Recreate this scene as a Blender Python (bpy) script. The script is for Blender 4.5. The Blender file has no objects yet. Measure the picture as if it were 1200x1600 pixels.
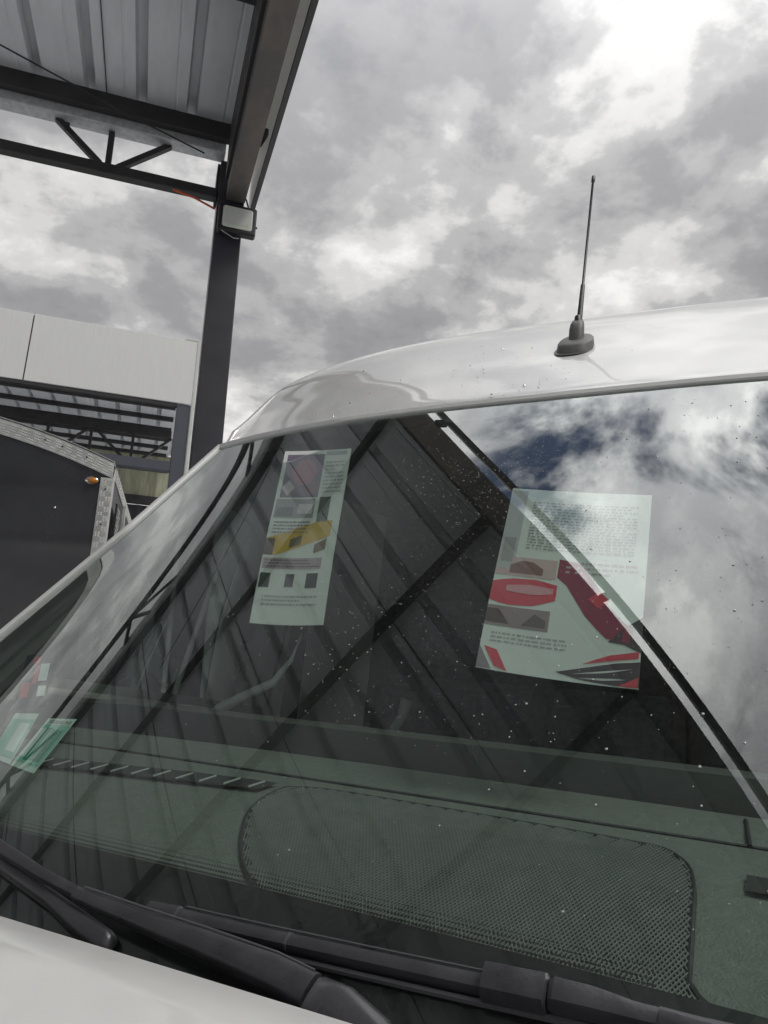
import bpy, math, random
import numpy as np
from mathutils import Matrix, Vector
R = math.radians
random.seed(7)
scene = bpy.context.scene

# ------------------------------------------------------------------ camera
CAMZ = 1.50
CAM = Vector((0.0, 0.0, CAMZ))
PITCH, ROLL, YAW = 17.5, 1.2, 17.72
# world: x to the right along the canopy's gutter, y away from the camera, z up
C2W = Matrix(((0.95039926, 0.11154843, 0.29034153),
              (-0.31038582, 0.27997495, 0.9084463),
              (0.0200474, -0.95350458, 0.30071104)))      # columns: image right, image down, forward
cd = bpy.data.cameras.new('camera')
cam = bpy.data.objects.new('camera', cd)
scene.collection.objects.link(cam)
rm = Matrix((C2W.col[0], -C2W.col[1], -C2W.col[2])).transposed()
cam.matrix_world = Matrix.Translation(CAM) @ rm.to_4x4()
cd.sensor_fit = 'VERTICAL'; cd.sensor_height = 24.0; cd.lens = 24.0 * 1200 / 1600
cd.clip_start = 0.02; cd.clip_end = 2000
scene.camera = cam

# ------------------------------------------------------------------ sky, sun, exposure
SUN_EL, SUN_AZ = 56.0, 128.0        # azimuth measured from +y towards +x
sd = Vector((math.sin(R(SUN_AZ)) * math.cos(R(SUN_EL)), math.cos(R(SUN_AZ)) * math.cos(R(SUN_EL)), math.sin(R(SUN_EL))))
world = bpy.data.worlds.new('World'); scene.world = world; world.use_nodes = True
nt = world.node_tree; nt.nodes.clear()
def N(t, **kw):
    n = nt.nodes.new(t)
    for k, v in kw.items(): setattr(n, k, v)
    return n
def mathn(op, a, b=None, clamp=False):
    n = N('ShaderNodeMath', operation=op, use_clamp=clamp)
    for i, v in enumerate((a, b)):
        if v is None: continue
        if isinstance(v, (int, float)): n.inputs[i].default_value = v
        else: nt.links.new(v, n.inputs[i])
    return n.outputs[0]
def ramp(fac, stops, interp='EASE'):
    n = N('ShaderNodeValToRGB'); nt.links.new(fac, n.inputs[0]); cr = n.color_ramp; cr.interpolation = interp
    while len(cr.elements) < len(stops): cr.elements.new(0.5)
    for e, (p, c) in zip(cr.elements, stops):
        e.position = p; e.color = (*c, 1) if isinstance(c, tuple) else (c, c, c, 1)
    return n.outputs[0]
tc = N('ShaderNodeTexCoord')
sep = N('ShaderNodeSeparateXYZ'); nt.links.new(tc.outputs['Generated'], sep.inputs[0])
zz = mathn('ADD', mathn('MAXIMUM', sep.outputs[2], 0.0), 0.16)
pl = N('ShaderNodeCombineXYZ')
nt.links.new(mathn('DIVIDE', sep.outputs[0], zz), pl.inputs[0])
nt.links.new(mathn('DIVIDE', sep.outputs[1], zz), pl.inputs[1])
def noise(scale, detail, rough, dist, off):
    mp = N('ShaderNodeMapping'); nt.links.new(pl.outputs[0], mp.inputs[0])
    mp.inputs['Location'].default_value = off
    n = N('ShaderNodeTexNoise'); nt.links.new(mp.outputs[0], n.inputs['Vector'])
    n.inputs['Scale'].default_value = scale; n.inputs['Detail'].default_value = detail
    n.inputs['Roughness'].default_value = rough; n.inputs['Distortion'].default_value = dist
    return n.outputs[0]
n_big = noise(1.15, 3, 0.5, 0.0, (3.1, 7.7, 0))
n_mid = noise(3.2, 8, 0.57, 0.12, (1.3, 2.9, 0))
n_fine = noise(8.5, 5, 0.6, 0.1, (9.3, 5.1, 0))
fld = mathn('ADD', mathn('ADD', mathn('MULTIPLY', n_big, 0.28), mathn('MULTIPLY', n_mid, 0.54)), mathn('MULTIPLY', n_fine, 0.18))
cloud = ramp(fld, [(0.38, (2.6, 2.62, 2.74)), (0.455, (3.3, 3.3, 3.4)), (0.51, (4.5, 4.48, 4.52)), (0.555, (6.4, 6.35, 6.25)), (0.62, (8.8, 8.7, 8.5))])
# clouds glow around the veiled sun
dn = N('ShaderNodeVectorMath', operation='DOT_PRODUCT'); nt.links.new(tc.outputs['Generated'], dn.inputs[0]); dn.inputs[1].default_value = sd
glow = mathn('POWER', mathn('MAXIMUM', dn.outputs['Value'], 0.0), 5.0)
zen = mathn('MULTIPLY', mathn('POWER', mathn('MAXIMUM', sep.outputs[2], 0.0), 8.0), 6.0)
gain = mathn('ADD', mathn('ADD', mathn('MULTIPLY', glow, 1.3), 1.0), zen)
vm = N('ShaderNodeVectorMath', operation='SCALE'); nt.links.new(cloud, vm.inputs[0]); nt.links.new(gain, vm.inputs['Scale'])
sky = N('ShaderNodeTexSky', sky_type='NISHITA', sun_disc=False)
sky.sun_elevation = R(SUN_EL); sky.sun_rotation = R(SUN_AZ)
cover = ramp(noise(3.2, 6, 0.6, 0.4, (6.2, 0.4, 0)), [(0.37, 0.0), (0.50, 1.0)])
hold = mathn('ADD', cover, ramp(sep.outputs[2], [(0.80, 1.0), (0.93, 0.0)], 'LINEAR'), True)
mix = N('ShaderNodeMix', data_type='RGBA'); nt.links.new(hold, mix.inputs['Factor'])
nt.links.new(sky.outputs[0], mix.inputs['A']); nt.links.new(vm.outputs[0], mix.inputs['B'])
bg = N('ShaderNodeBackground'); bg.inputs[1].default_value = 0.10
nt.links.new(mix.outputs['Result'], bg.inputs[0])
wo = N('ShaderNodeOutputWorld'); nt.links.new(bg.outputs[0], wo.inputs[0])

sl = bpy.data.lights.new('sun', 'SUN'); sl.energy = 1.3; sl.angle = R(16); sl.color = (1, 0.96, 0.9)
so = bpy.data.objects.new('sun', sl); scene.collection.objects.link(so)
so.rotation_euler = sd.to_track_quat('Z', 'Y').to_euler()

vs = scene.view_settings
vs.view_transform = 'Standard'; vs.look = 'None'; vs.exposure = 0.0; vs.gamma = 1.0; vs.use_curve_mapping = False
scene.cycles.max_bounces = 7; scene.cycles.diffuse_bounces = 3; scene.cycles.glossy_bounces = 4; scene.cycles.transparent_max_bounces = 10

# ------------------------------------------------------------------ materials
MATS = {}
def mat(name, col, rough=0.5, metal=0.0, var=0.0, vscale=6.0, bump=0.0, bscale=60.0, coat=0.0, spec=0.5, stretch=None, col2=None, rvar=0.0):
    if name in MATS: return MATS[name]
    m = bpy.data.materials.new(name); m.use_nodes = True
    t = m.node_tree; b = t.nodes['Principled BSDF']
    b.inputs['Base Color'].default_value = (*col, 1); b.inputs['Roughness'].default_value = rough
    b.inputs['Metallic'].default_value = metal; b.inputs['Coat Weight'].default_value = coat
    b.inputs['Coat Roughness'].default_value = 0.04
    b.inputs['Specular IOR Level'].default_value = spec
    co = t.nodes.new('ShaderNodeTexCoord'); mp = t.nodes.new('ShaderNodeMapping')
    t.links.new(co.outputs['Object'], mp.inputs[0])
    if stretch: mp.inputs['Scale'].default_value = stretch
    if var > 0 or col2 or rvar > 0:
        n = t.nodes.new('ShaderNodeTexNoise'); t.links.new(mp.outputs[0], n.inputs['Vector'])
        n.inputs['Scale'].default_value = vscale; n.inputs['Detail'].default_value = 8; n.inputs['Roughness'].default_value = 0.65
        r = t.nodes.new('ShaderNodeValToRGB'); t.links.new(n.outputs[0], r.inputs[0])
        if col2:
            r.color_ramp.elements[0].position = 0.45; r.color_ramp.elements[1].position = 0.62
            r.color_ramp.elements[0].color = (*col, 1); r.color_ramp.elements[1].color = (*col2, 1)
        else:
            r.color_ramp.elements[0].position = 0.3; r.color_ramp.elements[1].position = 0.7
            r.color_ramp.elements[0].color = (*[c * (1 - var) for c in col], 1)
            r.color_ramp.elements[1].color = (*[min(1, c * (1 + var)) for c in col], 1)
        if var > 0 or col2: t.links.new(r.outputs[0], b.inputs['Base Color'])
        if rvar > 0:
            mr = t.nodes.new('ShaderNodeMapRange'); t.links.new(n.outputs[0], mr.inputs[0])
            mr.inputs['From Min'].default_value = 0.3; mr.inputs['From Max'].default_value = 0.7
            mr.inputs['To Min'].default_value = max(0, rough - rvar); mr.inputs['To Max'].default_value = rough + rvar
            t.links.new(mr.outputs[0], b.inputs['Roughness'])
    if bump > 0:
        n2 = t.nodes.new('ShaderNodeTexNoise'); t.links.new(mp.outputs[0], n2.inputs['Vector'])
        n2.inputs['Scale'].default_value = bscale; n2.inputs['Detail'].default_value = 4
        bp = t.nodes.new('ShaderNodeBump'); bp.inputs['Strength'].default_value = bump; bp.inputs['Distance'].default_value = 0.01
        t.links.new(n2.outputs[0], bp.inputs['Height']); t.links.new(bp.outputs[0], b.inputs['Normal'])
    MATS[name] = m
    return m
def glass_mat(name, tint, r0=0.032, rough=0.0, power=2.75, dust=0.0):
    m = bpy.data.materials.new(name); m.use_nodes = True; t = m.node_tree; t.nodes.clear()
    lw = t.nodes.new('ShaderNodeLayerWeight'); lw.inputs[0].default_value = 0.5
    pw = t.nodes.new('ShaderNodeMath'); pw.operation = 'POWER'; t.links.new(lw.outputs['Facing'], pw.inputs[0]); pw.inputs[1].default_value = power
    mr = t.nodes.new('ShaderNodeMapRange'); t.links.new(pw.outputs[0], mr.inputs[0]); mr.inputs['To Min'].default_value = r0; mr.inputs['To Max'].default_value = 1.0
    tr = t.nodes.new('ShaderNodeBsdfTransparent'); tr.inputs[0].default_value = (*tint, 1)
    gl = t.nodes.new('ShaderNodeBsdfGlossy'); gl.inputs['Roughness'].default_value = rough; gl.inputs[0].default_value = (0.97, 1, 0.985, 1)
    mx = t.nodes.new('ShaderNodeMixShader'); t.links.new(mr.outputs[0], mx.inputs[0]); t.links.new(tr.outputs[0], mx.inputs[1]); t.links.new(gl.outputs[0], mx.inputs[2])
    out = mx
    if dust > 0:                         # thin uneven film of dried dust and drop marks
        co = t.nodes.new('ShaderNodeTexCoord')
        n1 = t.nodes.new('ShaderNodeTexNoise'); n1.inputs['Scale'].default_value = 3.0; n1.inputs['Detail'].default_value = 7; t.links.new(co.outputs['Object'], n1.inputs['Vector'])
        n2 = t.nodes.new('ShaderNodeTexNoise'); n2.inputs['Scale'].default_value = 260.0; n2.inputs['Detail'].default_value = 3; t.links.new(co.outputs['Object'], n2.inputs['Vector'])
        mm = t.nodes.new('ShaderNodeMath'); mm.operation = 'MULTIPLY'; t.links.new(n1.outputs[0], mm.inputs[0]); t.links.new(n2.outputs[0], mm.inputs[1])
        rg = t.nodes.new('ShaderNodeMapRange'); t.links.new(mm.outputs[0], rg.inputs[0]); rg.inputs['From Min'].default_value = 0.20; rg.inputs['From Max'].default_value = 0.50; rg.inputs['To Min'].default_value = dust * 0.15; rg.inputs['To Max'].default_value = dust * 2
        df = t.nodes.new('ShaderNodeBsdfDiffuse'); df.inputs[0].default_value = (0.5, 0.5, 0.47, 1)
        m2 = t.nodes.new('ShaderNodeMixShader'); t.links.new(rg.outputs[0], m2.inputs[0]); t.links.new(mx.outputs[0], m2.inputs[1]); t.links.new(df.outputs[0], m2.inputs[2]); out = m2
    o = t.nodes.new('ShaderNodeOutputMaterial'); t.links.new(out.outputs[0], o.inputs[0])
    return m
M = dict(
    asphalt=mat('pale_concrete', (0.49, 0.50, 0.505), 0.9, var=0.12, vscale=3, bump=0.5, bscale=120),
    paint=mat('van_white_paint', (0.63, 0.63, 0.618), 0.36, coat=0.7, var=0.05, vscale=7, bump=0.014, bscale=11, rvar=0.08),
    plastic=mat('black_plastic', (0.020, 0.020, 0.023), 0.42, var=0.25, vscale=25, bump=0.12, bscale=500),
    wiper=mat('wiper_plastic', (0.044, 0.043, 0.049), 0.36, var=0.3, vscale=30, bump=0.06, bscale=300, rvar=0.1),
    rubber=mat('rubber', (0.015, 0.015, 0.016), 0.7),
    seal=mat('grey_seal', (0.33, 0.33, 0.31), 0.5),
    frit=mat('frit', (0.004, 0.004, 0.005), 0.5),
    dash=mat('dash_plastic', (0.128, 0.140, 0.126), 0.6, var=0.16, vscale=90, bump=0.35, bscale=420),
    dashdark=mat('dash_dark', (0.018, 0.019, 0.02), 0.6),
    mesh_grey=mat('grille_mesh', (0.19, 0.20, 0.19), 0.5, var=0.15, vscale=40),
    cloth=mat('seat_cloth', (0.12, 0.122, 0.13), 0.95, var=0.3, vscale=60, bump=0.3, bscale=300),
    lining=mat('headlining', (0.16, 0.16, 0.155), 0.95, var=0.1, vscale=20),
    trim=mat('door_trim', (0.16, 0.165, 0.16), 0.6, var=0.15, vscale=12),
    trimlight=mat('trim_light', (0.46, 0.48, 0.46), 0.5),
    belt=mat('belt_webbing', (0.02, 0.02, 0.02), 0.9),
    tyre=mat('tyre', (0.018, 0.018, 0.018), 0.85, bump=0.3, bscale=60),
    alloy=mat('wheel_silver', (0.45, 0.45, 0.46), 0.35, metal=0.8),
    chrome=mat('chrome', (0.7, 0.7, 0.72), 0.12, metal=1.0),
    lampglass=mat('lamp_lens', (0.55, 0.57, 0.58), 0.08, coat=1.0, spec=0.8),
    amber=mat('amber_lens', (0.75, 0.26, 0.02), 0.18, coat=0.8, var=0.25, vscale=40),
    steel=mat('dark_primer_steel', (0.034, 0.031, 0.033), 0.55, var=0.35, vscale=5, bump=0.08, bscale=40, rvar=0.15),
    rust=mat('weathered_steel', (0.085, 0.078, 0.074), 0.62, col2=(0.13, 0.105, 0.088), vscale=4, bump=0.12, bscale=50, stretch=(1, 0.35, 1)),
    post=mat('post_paint', (0.036, 0.036, 0.045), 0.42, var=0.12, vscale=3, bump=0.05, bscale=20, rvar=0.1),
    galv=mat('galvanised_sheet', (0.64, 0.655, 0.68), 0.5, metal=0.0, var=0.07, vscale=4, stretch=(3, 0.6, 1), bump=0.015, bscale=12),
    galvgutter=mat('galvanised_gutter', (0.50, 0.505, 0.515), 0.5, metal=0.4, var=0.22, vscale=22, bump=0.04, bscale=40),
    white_clad=mat('white_cladding', (0.60, 0.60, 0.585), 0.5, var=0.05, vscale=3, stretch=(14, 1, 0.6), bump=0.06, bscale=300),
    fascia_white=mat('fascia_white', (0.72, 0.72, 0.70), 0.45, var=0.05, vscale=4),
    bluegrey=mat('bluegrey_column', (0.055, 0.06, 0.075), 0.5, var=0.1, vscale=5),
    translucent=mat('fibreglass_sheet', (0.34, 0.34, 0.24), 0.6, var=0.3, vscale=4, stretch=(5, 1, 0.6)),
    darkwall=mat('dark_cladding', (0.035, 0.036, 0.04), 0.6, var=0.2, vscale=4),
    trailer=mat('trailer_panel', (0.034, 0.035, 0.040), 0.24, coat=0.5, var=0.2, vscale=2, bump=0.02, bscale=6, rvar=0.08),
    chequer=mat('chequer_aluminium', (0.60, 0.60, 0.58), 0.5, metal=0.35, var=0.15, vscale=14, rvar=0.12),
    flood=mat('floodlight_body', (0.012, 0.012, 0.015), 0.45),
    floodglass=mat('floodlight_glass', (0.50, 0.52, 0.46), 0.25, coat=0.6),
    floodled=mat('floodlight_led_panel', (0.44, 0.45, 0.43), 0.5),
    orange=mat('orange_conduit', (0.55, 0.10, 0.035), 0.5),
    cable=mat('cable_black', (0.015, 0.015, 0.015), 0.6),
    dirt=mat('dirt_specks', (0.48, 0.48, 0.465), 0.7),
    water=mat('water_beads', (0.40, 0.41, 0.41), 0.06, spec=0.8, coat=1.0),
)
tm0 = M['fascia_white'].node_tree; pb = tm0.nodes['Principled BSDF']
tl_ = tm0.nodes.new('ShaderNodeBsdfTranslucent'); tl_.inputs[0].default_value = (0.7, 0.7, 0.68, 1)
mx_ = tm0.nodes.new('ShaderNodeMixShader'); mx_.inputs[0].default_value = 0.45
tm0.links.new(pb.outputs[0], mx_.inputs[1]); tm0.links.new(tl_.outputs[0], mx_.inputs[2]); tm0.links.new(mx_.outputs[0], tm0.nodes['Material Output'].inputs[0])
M['glass'] = glass_mat('windscreen_glass', (0.77, 0.855, 0.805), dust=0.022)
M['sideglass'] = glass_mat('side_glass', (0.11, 0.13, 0.12))

# ------------------------------------------------------------------ mesh helpers
COL = scene.collection
class MB:
    def __init__(s): s.v = []; s.f = []
    def add(s, vs_, fs_):
        o = len(s.v); s.v += [tuple(p) for p in vs_]; s.f += [tuple(i + o for i in f) for f in fs_]; return s
    def box(s, lo, hi, bev=0.0):
        x0, y0, z0 = lo; x1, y1, z1 = hi
        if bev <= 0:
            v = [(x, y, z) for z in (z0, z1) for y in (y0, y1) for x in (x0, x1)]
            return s.add(v, [(0, 2, 3, 1), (4, 5, 7, 6), (0, 1, 5, 4), (2, 6, 7, 3), (0, 4, 6, 2), (1, 3, 7, 5)])
        b = bev; v = []
        for z, i in ((z0, b), (z0 + b, 0), (z1 - b, 0), (z1, b)):
            for (x, y) in ((x0 + b, y0 + i), (x1 - b, y0 + i), (x1 - i, y0 + b), (x1 - i, y1 - b), (x1 - b, y1 - i), (x0 + b, y1 - i), (x0 + i, y1 - b), (x0 + i, y0 + b)):
                v.append((x, y, z))
        f = [tuple(range(7, -1, -1)), tuple(range(24, 32))]
        for k in range(3):
            for j in range(8):
                f.append((k * 8 + j, k * 8 + (j + 1) % 8, (k + 1) * 8 + (j + 1) % 8, (k + 1) * 8 + j))
        return s.add(v, f)
    def bar(s, a, b, w, h=None, up=(0, 0, 1)):
        a, b = Vector(a), Vector(b); h = w if h is None else h
        t = (b - a).normalized(); u = Vector(up)
        if abs(t.dot(u)) > 0.98: u = Vector((0, 1, 0))
        sx = t.cross(u).normalized(); sy = sx.cross(t)
        v = [p + sx * (w / 2 * i) + sy * (h / 2 * j) for p in (a, b) for (i, j) in ((-1, -1), (1, -1), (1, 1), (-1, 1))]
        return s.add(v, [(3, 2, 1, 0), (4, 5, 6, 7), (0, 1, 5, 4), (1, 2, 6, 5), (2, 3, 7, 6), (3, 0, 4, 7)])
    def tube(s, pts, r, n=10):
        pts = [Vector(p) for p in pts]; rs = r if isinstance(r, (list, tuple)) else [r] * len(pts)
        v = []; f = []
        for i, p in enumerate(pts):
            t = (pts[min(i + 1, len(pts) - 1)] - pts[max(i - 1, 0)]).normalized()
            a = t.cross(Vector((0.31, 0.2, 0.93))).normalized(); b = t.cross(a)
            for k in range(n):
                an = 2 * math.pi * k / n; v.append(p + (a * math.cos(an) + b * math.sin(an)) * rs[i])
        for i in range(len(pts) - 1):
            for k in range(n): f.append((i * n + k, i * n + (k + 1) % n, (i + 1) * n + (k + 1) % n, (i + 1) * n + k))
        f.append(tuple(range(n - 1, -1, -1))); f.append(tuple(range((len(pts) - 1) * n, len(pts) * n)))
        return s.add(v, f)
    def sweep(s, secs):
        """secs: list of closed rings of equal length"""
        n = len(secs[0]); v = [p for r in secs for p in r]; f = []
        for i in range(len(secs) - 1):
            for k in range(n): f.append((i * n + k, i * n + (k + 1) % n, (i + 1) * n + (k + 1) % n, (i + 1) * n + k))
        f.append(tuple(range(n - 1, -1, -1))); f.append(tuple(range((len(secs) - 1) * n, len(secs) * n)))
        return s.add(v, f)
    def grid(s, rows, keep=None, flip=False):
        nu = len(rows[0]); v = [p for r in rows for p in r]; f = []
        for j in range(len(rows) - 1):
            for i in range(nu - 1):
                if keep and not keep(j, i): continue
                q = (j * nu + i, j * nu + i + 1, (j + 1) * nu + i + 1, (j + 1) * nu + i)
                f.append(q[::-1] if flip else q)
        return s.add(v, f)
    def build(s, name, m, parent=None, smooth=False, solid=0.0, angle=40, kind=None, recalc=True):
        me = bpy.data.meshes.new(name); me.from_pydata(s.v, [], s.f); me.update()
        if recalc:
            import bmesh
            b = bmesh.new(); b.from_mesh(me); bmesh.ops.recalc_face_normals(b, faces=b.faces); b.to_mesh(me); b.free()
        for mm in (m if isinstance(m, (list, tuple)) else [m]): me.materials.append(mm)
        o = bpy.data.objects.new(name, me); COL.objects.link(o)
        if parent: o.parent = parent
        if smooth:
            me.polygons.foreach_set('use_smooth', [True] * len(me.polygons))
            me.set_sharp_from_angle(angle=R(angle))
        if solid:
            md = o.modifiers.new('thickness', 'SOLIDIFY'); md.thickness = solid; md.offset = -1
        if kind: o['kind'] = kind
        return o
def empty(name, loc=(0, 0, 0), label=None, cat=None, group=None, mtx=None):
    o = bpy.data.objects.new(name, None); COL.objects.link(o); o.empty_display_size = 0.2
    if mtx is not None: o.matrix_world = mtx
    else: o.location = loc
    return tag(o, label, cat, group)
def tag(o, label=None, cat=None, group=None, kind=None):
    if label: o['label'] = label
    if cat: o['category'] = cat
    if group: o['group'] = group
    if kind: o['kind'] = kind
    return o
def link_copy(o, parent, loc):
    c = o.copy(); COL.objects.link(c); c.parent = parent; c.location = loc; return c
def text_mesh(name, body, size, m, parent, mtx):
    cu = bpy.data.curves.new(name, 'FONT'); cu.body = body; cu.size = size; cu.align_x = 'LEFT'; cu.extrude = 0.00005
    t = bpy.data.objects.new(name, cu); COL.objects.link(t)
    bpy.context.view_layer.update()
    me = bpy.data.meshes.new_from_object(t.evaluated_get(bpy.context.evaluated_depsgraph_get()))
    bpy.data.objects.remove(t)
    me.materials.clear(); me.materials.append(m)
    o = bpy.data.objects.new(name, me); COL.objects.link(o); o.parent = parent; o.matrix_local = mtx
    return o
def sstep(t): t = max(0.0, min(1.0, t)); return t * t * (3 - 2 * t)
def lerp(a, b, t): return a + (b - a) * t

# ------------------------------------------------------------------ van frame
VX = Vector((0.72903728, -0.67787081, -0.09484627))
VY = Vector((0.67969136, 0.73331141, -0.01655367))
VZ = Vector((0.0807731, -0.05239795, 0.99535429))
S, H, CX = 1.15, 1.50, 0.30           # model units to metres, camera height above the van's ground, camera offset
VROT = Matrix((VX, VY, VZ)).transposed()
VORG = CAM - VROT @ Vector((CX * S, 0, H))
VMAT = Matrix.Translation(VORG) @ VROT.to_4x4()
def P(x, y, z): return Vector((x * S, y * S, z * S + H))
ZG = -H / S                            # the van's ground in model units

# ------------------------------------------------------------------ ground
def ground_z(x, y):
    q = VROT.transposed() @ (Vector((x, y, 0)) - Vector((VORG.x, VORG.y, 0)))
    dx = max(abs(q.x) - 1.1, 0); dy = max(-1.0 - q.y, q.y - 6.2, 0)
    k = 1 - sstep(math.hypot(dx, dy) / 2.5)
    plane = VORG.z - (VZ.x * (x - VORG.x) + VZ.y * (y - VORG.y)) / VZ.z
    return plane * k
def axis_pts():
    a = [i * 0.4 for i in range(-30, 31)]
    e = [14, 18, 24, 32, 45, 70, 120, 220, 400, 700]
    return [-t for t in e[::-1]] + a + e
ax = axis_pts()
MB().grid([[(x, y, ground_z(x, y)) for x in ax] for y in ax]).build('ground', M['asphalt'], smooth=True, kind='structure')

# ================================================================== the near steel canopy
YB = 5.0                                # the gutter line
SL = 0.20                               # roof rises away from the camera
EX = 0.50                               # gable edge
def roof_z(y): return CAMZ + 4.62 + SL * (y - YB)
can = empty('steel_canopy', (0.41, YB * 1.25, 0), 'open steel canopy with corrugated roof overhead at the upper left', 'canopy')
cl = Vector((0.41, YB * 1.25, 0))
CQ = 1.25                               # the canopy is drawn at 0.8 of its size and scaled out
def cb(mb, name, m, **kw):
    mb.v = [tuple(CAM + (Vector(p) - CAM) * CQ - cl) for p in mb.v]
    return mb.build(name, m, can, **kw)
Y0, Y1 = -5.2, 5.12
PITCHR = 0.36
def sheet_profile(x0, n):
    pts = []
    for k in range(n):
        b = x0 + k * PITCHR
        pts += [(b, 0), (b + 0.012, 0.0), (b + 0.118, 0.0), (b + 0.122, 0.005), (b + 0.135, 0.005), (b + 0.139, 0), (b + 0.205, 0.0), (b + 0.216, 0.085), (b + 0.276, 0.085), (b + 0.287, 0.0)]
    pts.append((x0 + n * PITCHR, 0))
    return pts
def roof_sheet_mesh(n, y0, y1, zf):
    mb = MB(); pr = sheet_profile(0, n); ys = [y0 + (y1 - y0) * i / 6 for i in range(7)]
    mb.grid([[(x, y, zf(y) + z) for (x, z) in pr] for y in ys])
    return mb
xs_edge = EX - 0.06
sh0 = None
for k in range(11):
    x0 = xs_edge - (k + 1) * 3 * PITCHR
    if sh0 is None:
        mb = roof_sheet_mesh(3, Y0, Y1, lambda y: roof_z(y))
        sh0 = cb(mb, 'roof_sheet', M['galv'], solid=0.0012)
        sh0.location = (x0 * CQ, 0, 0)
    else:
        link_copy(sh0, can, (x0 * CQ, 0, 0.0015 * (k % 2)))
for k in range(10):                     # lap seams between sheets
    x = xs_edge - (k + 1) * 3 * PITCHR
    cb(MB().bar((x, Y0, roof_z(Y0) - 0.006), (x, Y1, roof_z(Y1) - 0.006), 0.006, 0.008), 'sheet_lap', M['steel'])
XL = xs_edge - 33 * PITCHR
for k in range(8):
    y = 4.93 - k * 1.42
    z = roof_z(y) - 0.005
    mb = MB(); dp = 0.145 if k == 0 else 0.095   # C-section purlin
    mb.box((XL, y - 0.03, z - dp), (EX - 0.16, y - 0.025, z)); mb.box((XL, y - 0.0245, z - dp), (EX - 0.16, y + 0.03, z - dp + 0.005)); mb.box((XL, y - 0.0245, z - 0.005), (EX - 0.16, y + 0.03, z))
    cb(mb, 'purlin', M['steel'])
# gutter and truss on the back line
cb(MB().box((XL, YB - 0.030, CAMZ + 4.385), (EX - 0.25, YB + 0.09, CAMZ + 4.52), 0.006), 'gutter', M['galvgutter'])
TY = YB + 0.05
cb(MB().box((XL, TY - 0.035, CAMZ + 4.0), (0.22, TY + 0.035, CAMZ + 4.085), 0.004), 'truss_chord', M['steel'])
for g in range(5):
    xb = -0.60 - g * 1.9
    for (a, b) in (((xb - 0.36, 4.39), (xb - 0.03, 4.085)), ((xb + 0.02, 4.39), (xb + 0.025, 4.085)), ((xb + 0.44, 4.39), (xb + 0.08, 4.07))):
        cb(MB().bar((a[0], TY, CAMZ + a[1]), (b[0], TY, CAMZ + b[1]), 0.042, 0.042), 'truss_web', M['steel'])
    cb(MB().box((xb - 0.30, TY - 0.03, CAMZ + 4.30), (xb - 0.27, TY + 0.0, CAMZ + 4.36)), 'cleat', M['steel'])
# posts
for (px, py, pz) in ((0.225, YB, 4.34), (-5.8, YB, 4.34), (0.225, Y0 + 0.4, 2.45), (-5.8, Y0 + 0.4, 2.45)):
    g0 = CAMZ + (ground_z(px * CQ, py * CQ) - CAMZ) / CQ
    cb(MB().box((px, py, g0), (px + 0.20, py + 0.20, CAMZ + pz), 0.006), 'post', M['post'])
    cb(MB().box((px - 0.03, py - 0.05, g0), (px + 0.25, py + 0.25, g0 + 0.02)), 'base_plate', M['post'])
cb(MB().box((0.205, YB + 0.03, CAMZ + 4.02), (0.224, YB + 0.17, CAMZ + 4.32)), 'gusset', M['steel'])
# gable rafter, white gable fascia with a dark drip edge
def sloped(x0, x1, y0, y1, z0a, z1a, drop0, drop1):
    """box following the roof slope; z offsets relative to roof at y"""
    v = []
    for y in (y0, y1):
        for (x, d) in ((x0, drop0), (x1, drop0), (x1, drop1), (x0, drop1)): v.append((x, y, roof_z(y) + d))
    return MB().add(v, [(3, 2, 1, 0), (4, 5, 6, 7), (0, 1, 5, 4), (1, 2, 6, 5), (2, 3, 7, 6), (3, 0, 4, 7)])
cb(sloped(0.285, 0.425, Y0, YB - 0.05, 0, 0, -0.66, -0.50), 'rafter', M['rust'])
cb(sloped(0.262, 0.284, Y0, YB - 0.12, 0, 0, -0.52, -0.03), 'rafter_web', M['steel'])
cb(sloped(EX - 0.016, EX, Y0, YB + 0.25, 0, 0, -0.62, 0.09), 'gable_fascia', M['fascia_white'])
cb(sloped(EX - 0.020, EX + 0.012, Y0, YB + 0.26, 0, 0, -0.655, -0.622), 'drip_edge', M['steel'])
for k in range(6):
    y = 4.3 - k * 1.6
    cb(MB().bar((0.43, y, roof_z(y) - 0.55), (EX - 0.02, y, roof_z(y) - 0.42), 0.035, 0.035), 'fascia_bracket', M['steel'])
cb(MB().tube([(-2.6, 4.0, CAMZ + 4.385), (-1.245, 4.40, CAMZ + 4.29), (-0.453, 4.67, CAMZ + 4.243), (0.09, 4.80, CAMZ + 4.186)], 0.006, 6), 'tie_cable', M['cable'])
cb(MB().tube([(-0.10, TY - 0.03, CAMZ + 3.985), (0.06, TY - 0.03, CAMZ + 3.955), (0.215, TY - 0.02, CAMZ + 3.905)], 0.008, 8), 'conduit', M['orange'])
cb(MB().tube([(0.415, YB - 0.01, CAMZ + 4.06), (0.44, YB - 0.02, CAMZ + 4.0), (0.458, YB - 0.03, CAMZ + 3.93), (0.452, YB - 0.04, CAMZ + 3.84)], 0.006, 6), 'lamp_cable', M['cable'])

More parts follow.
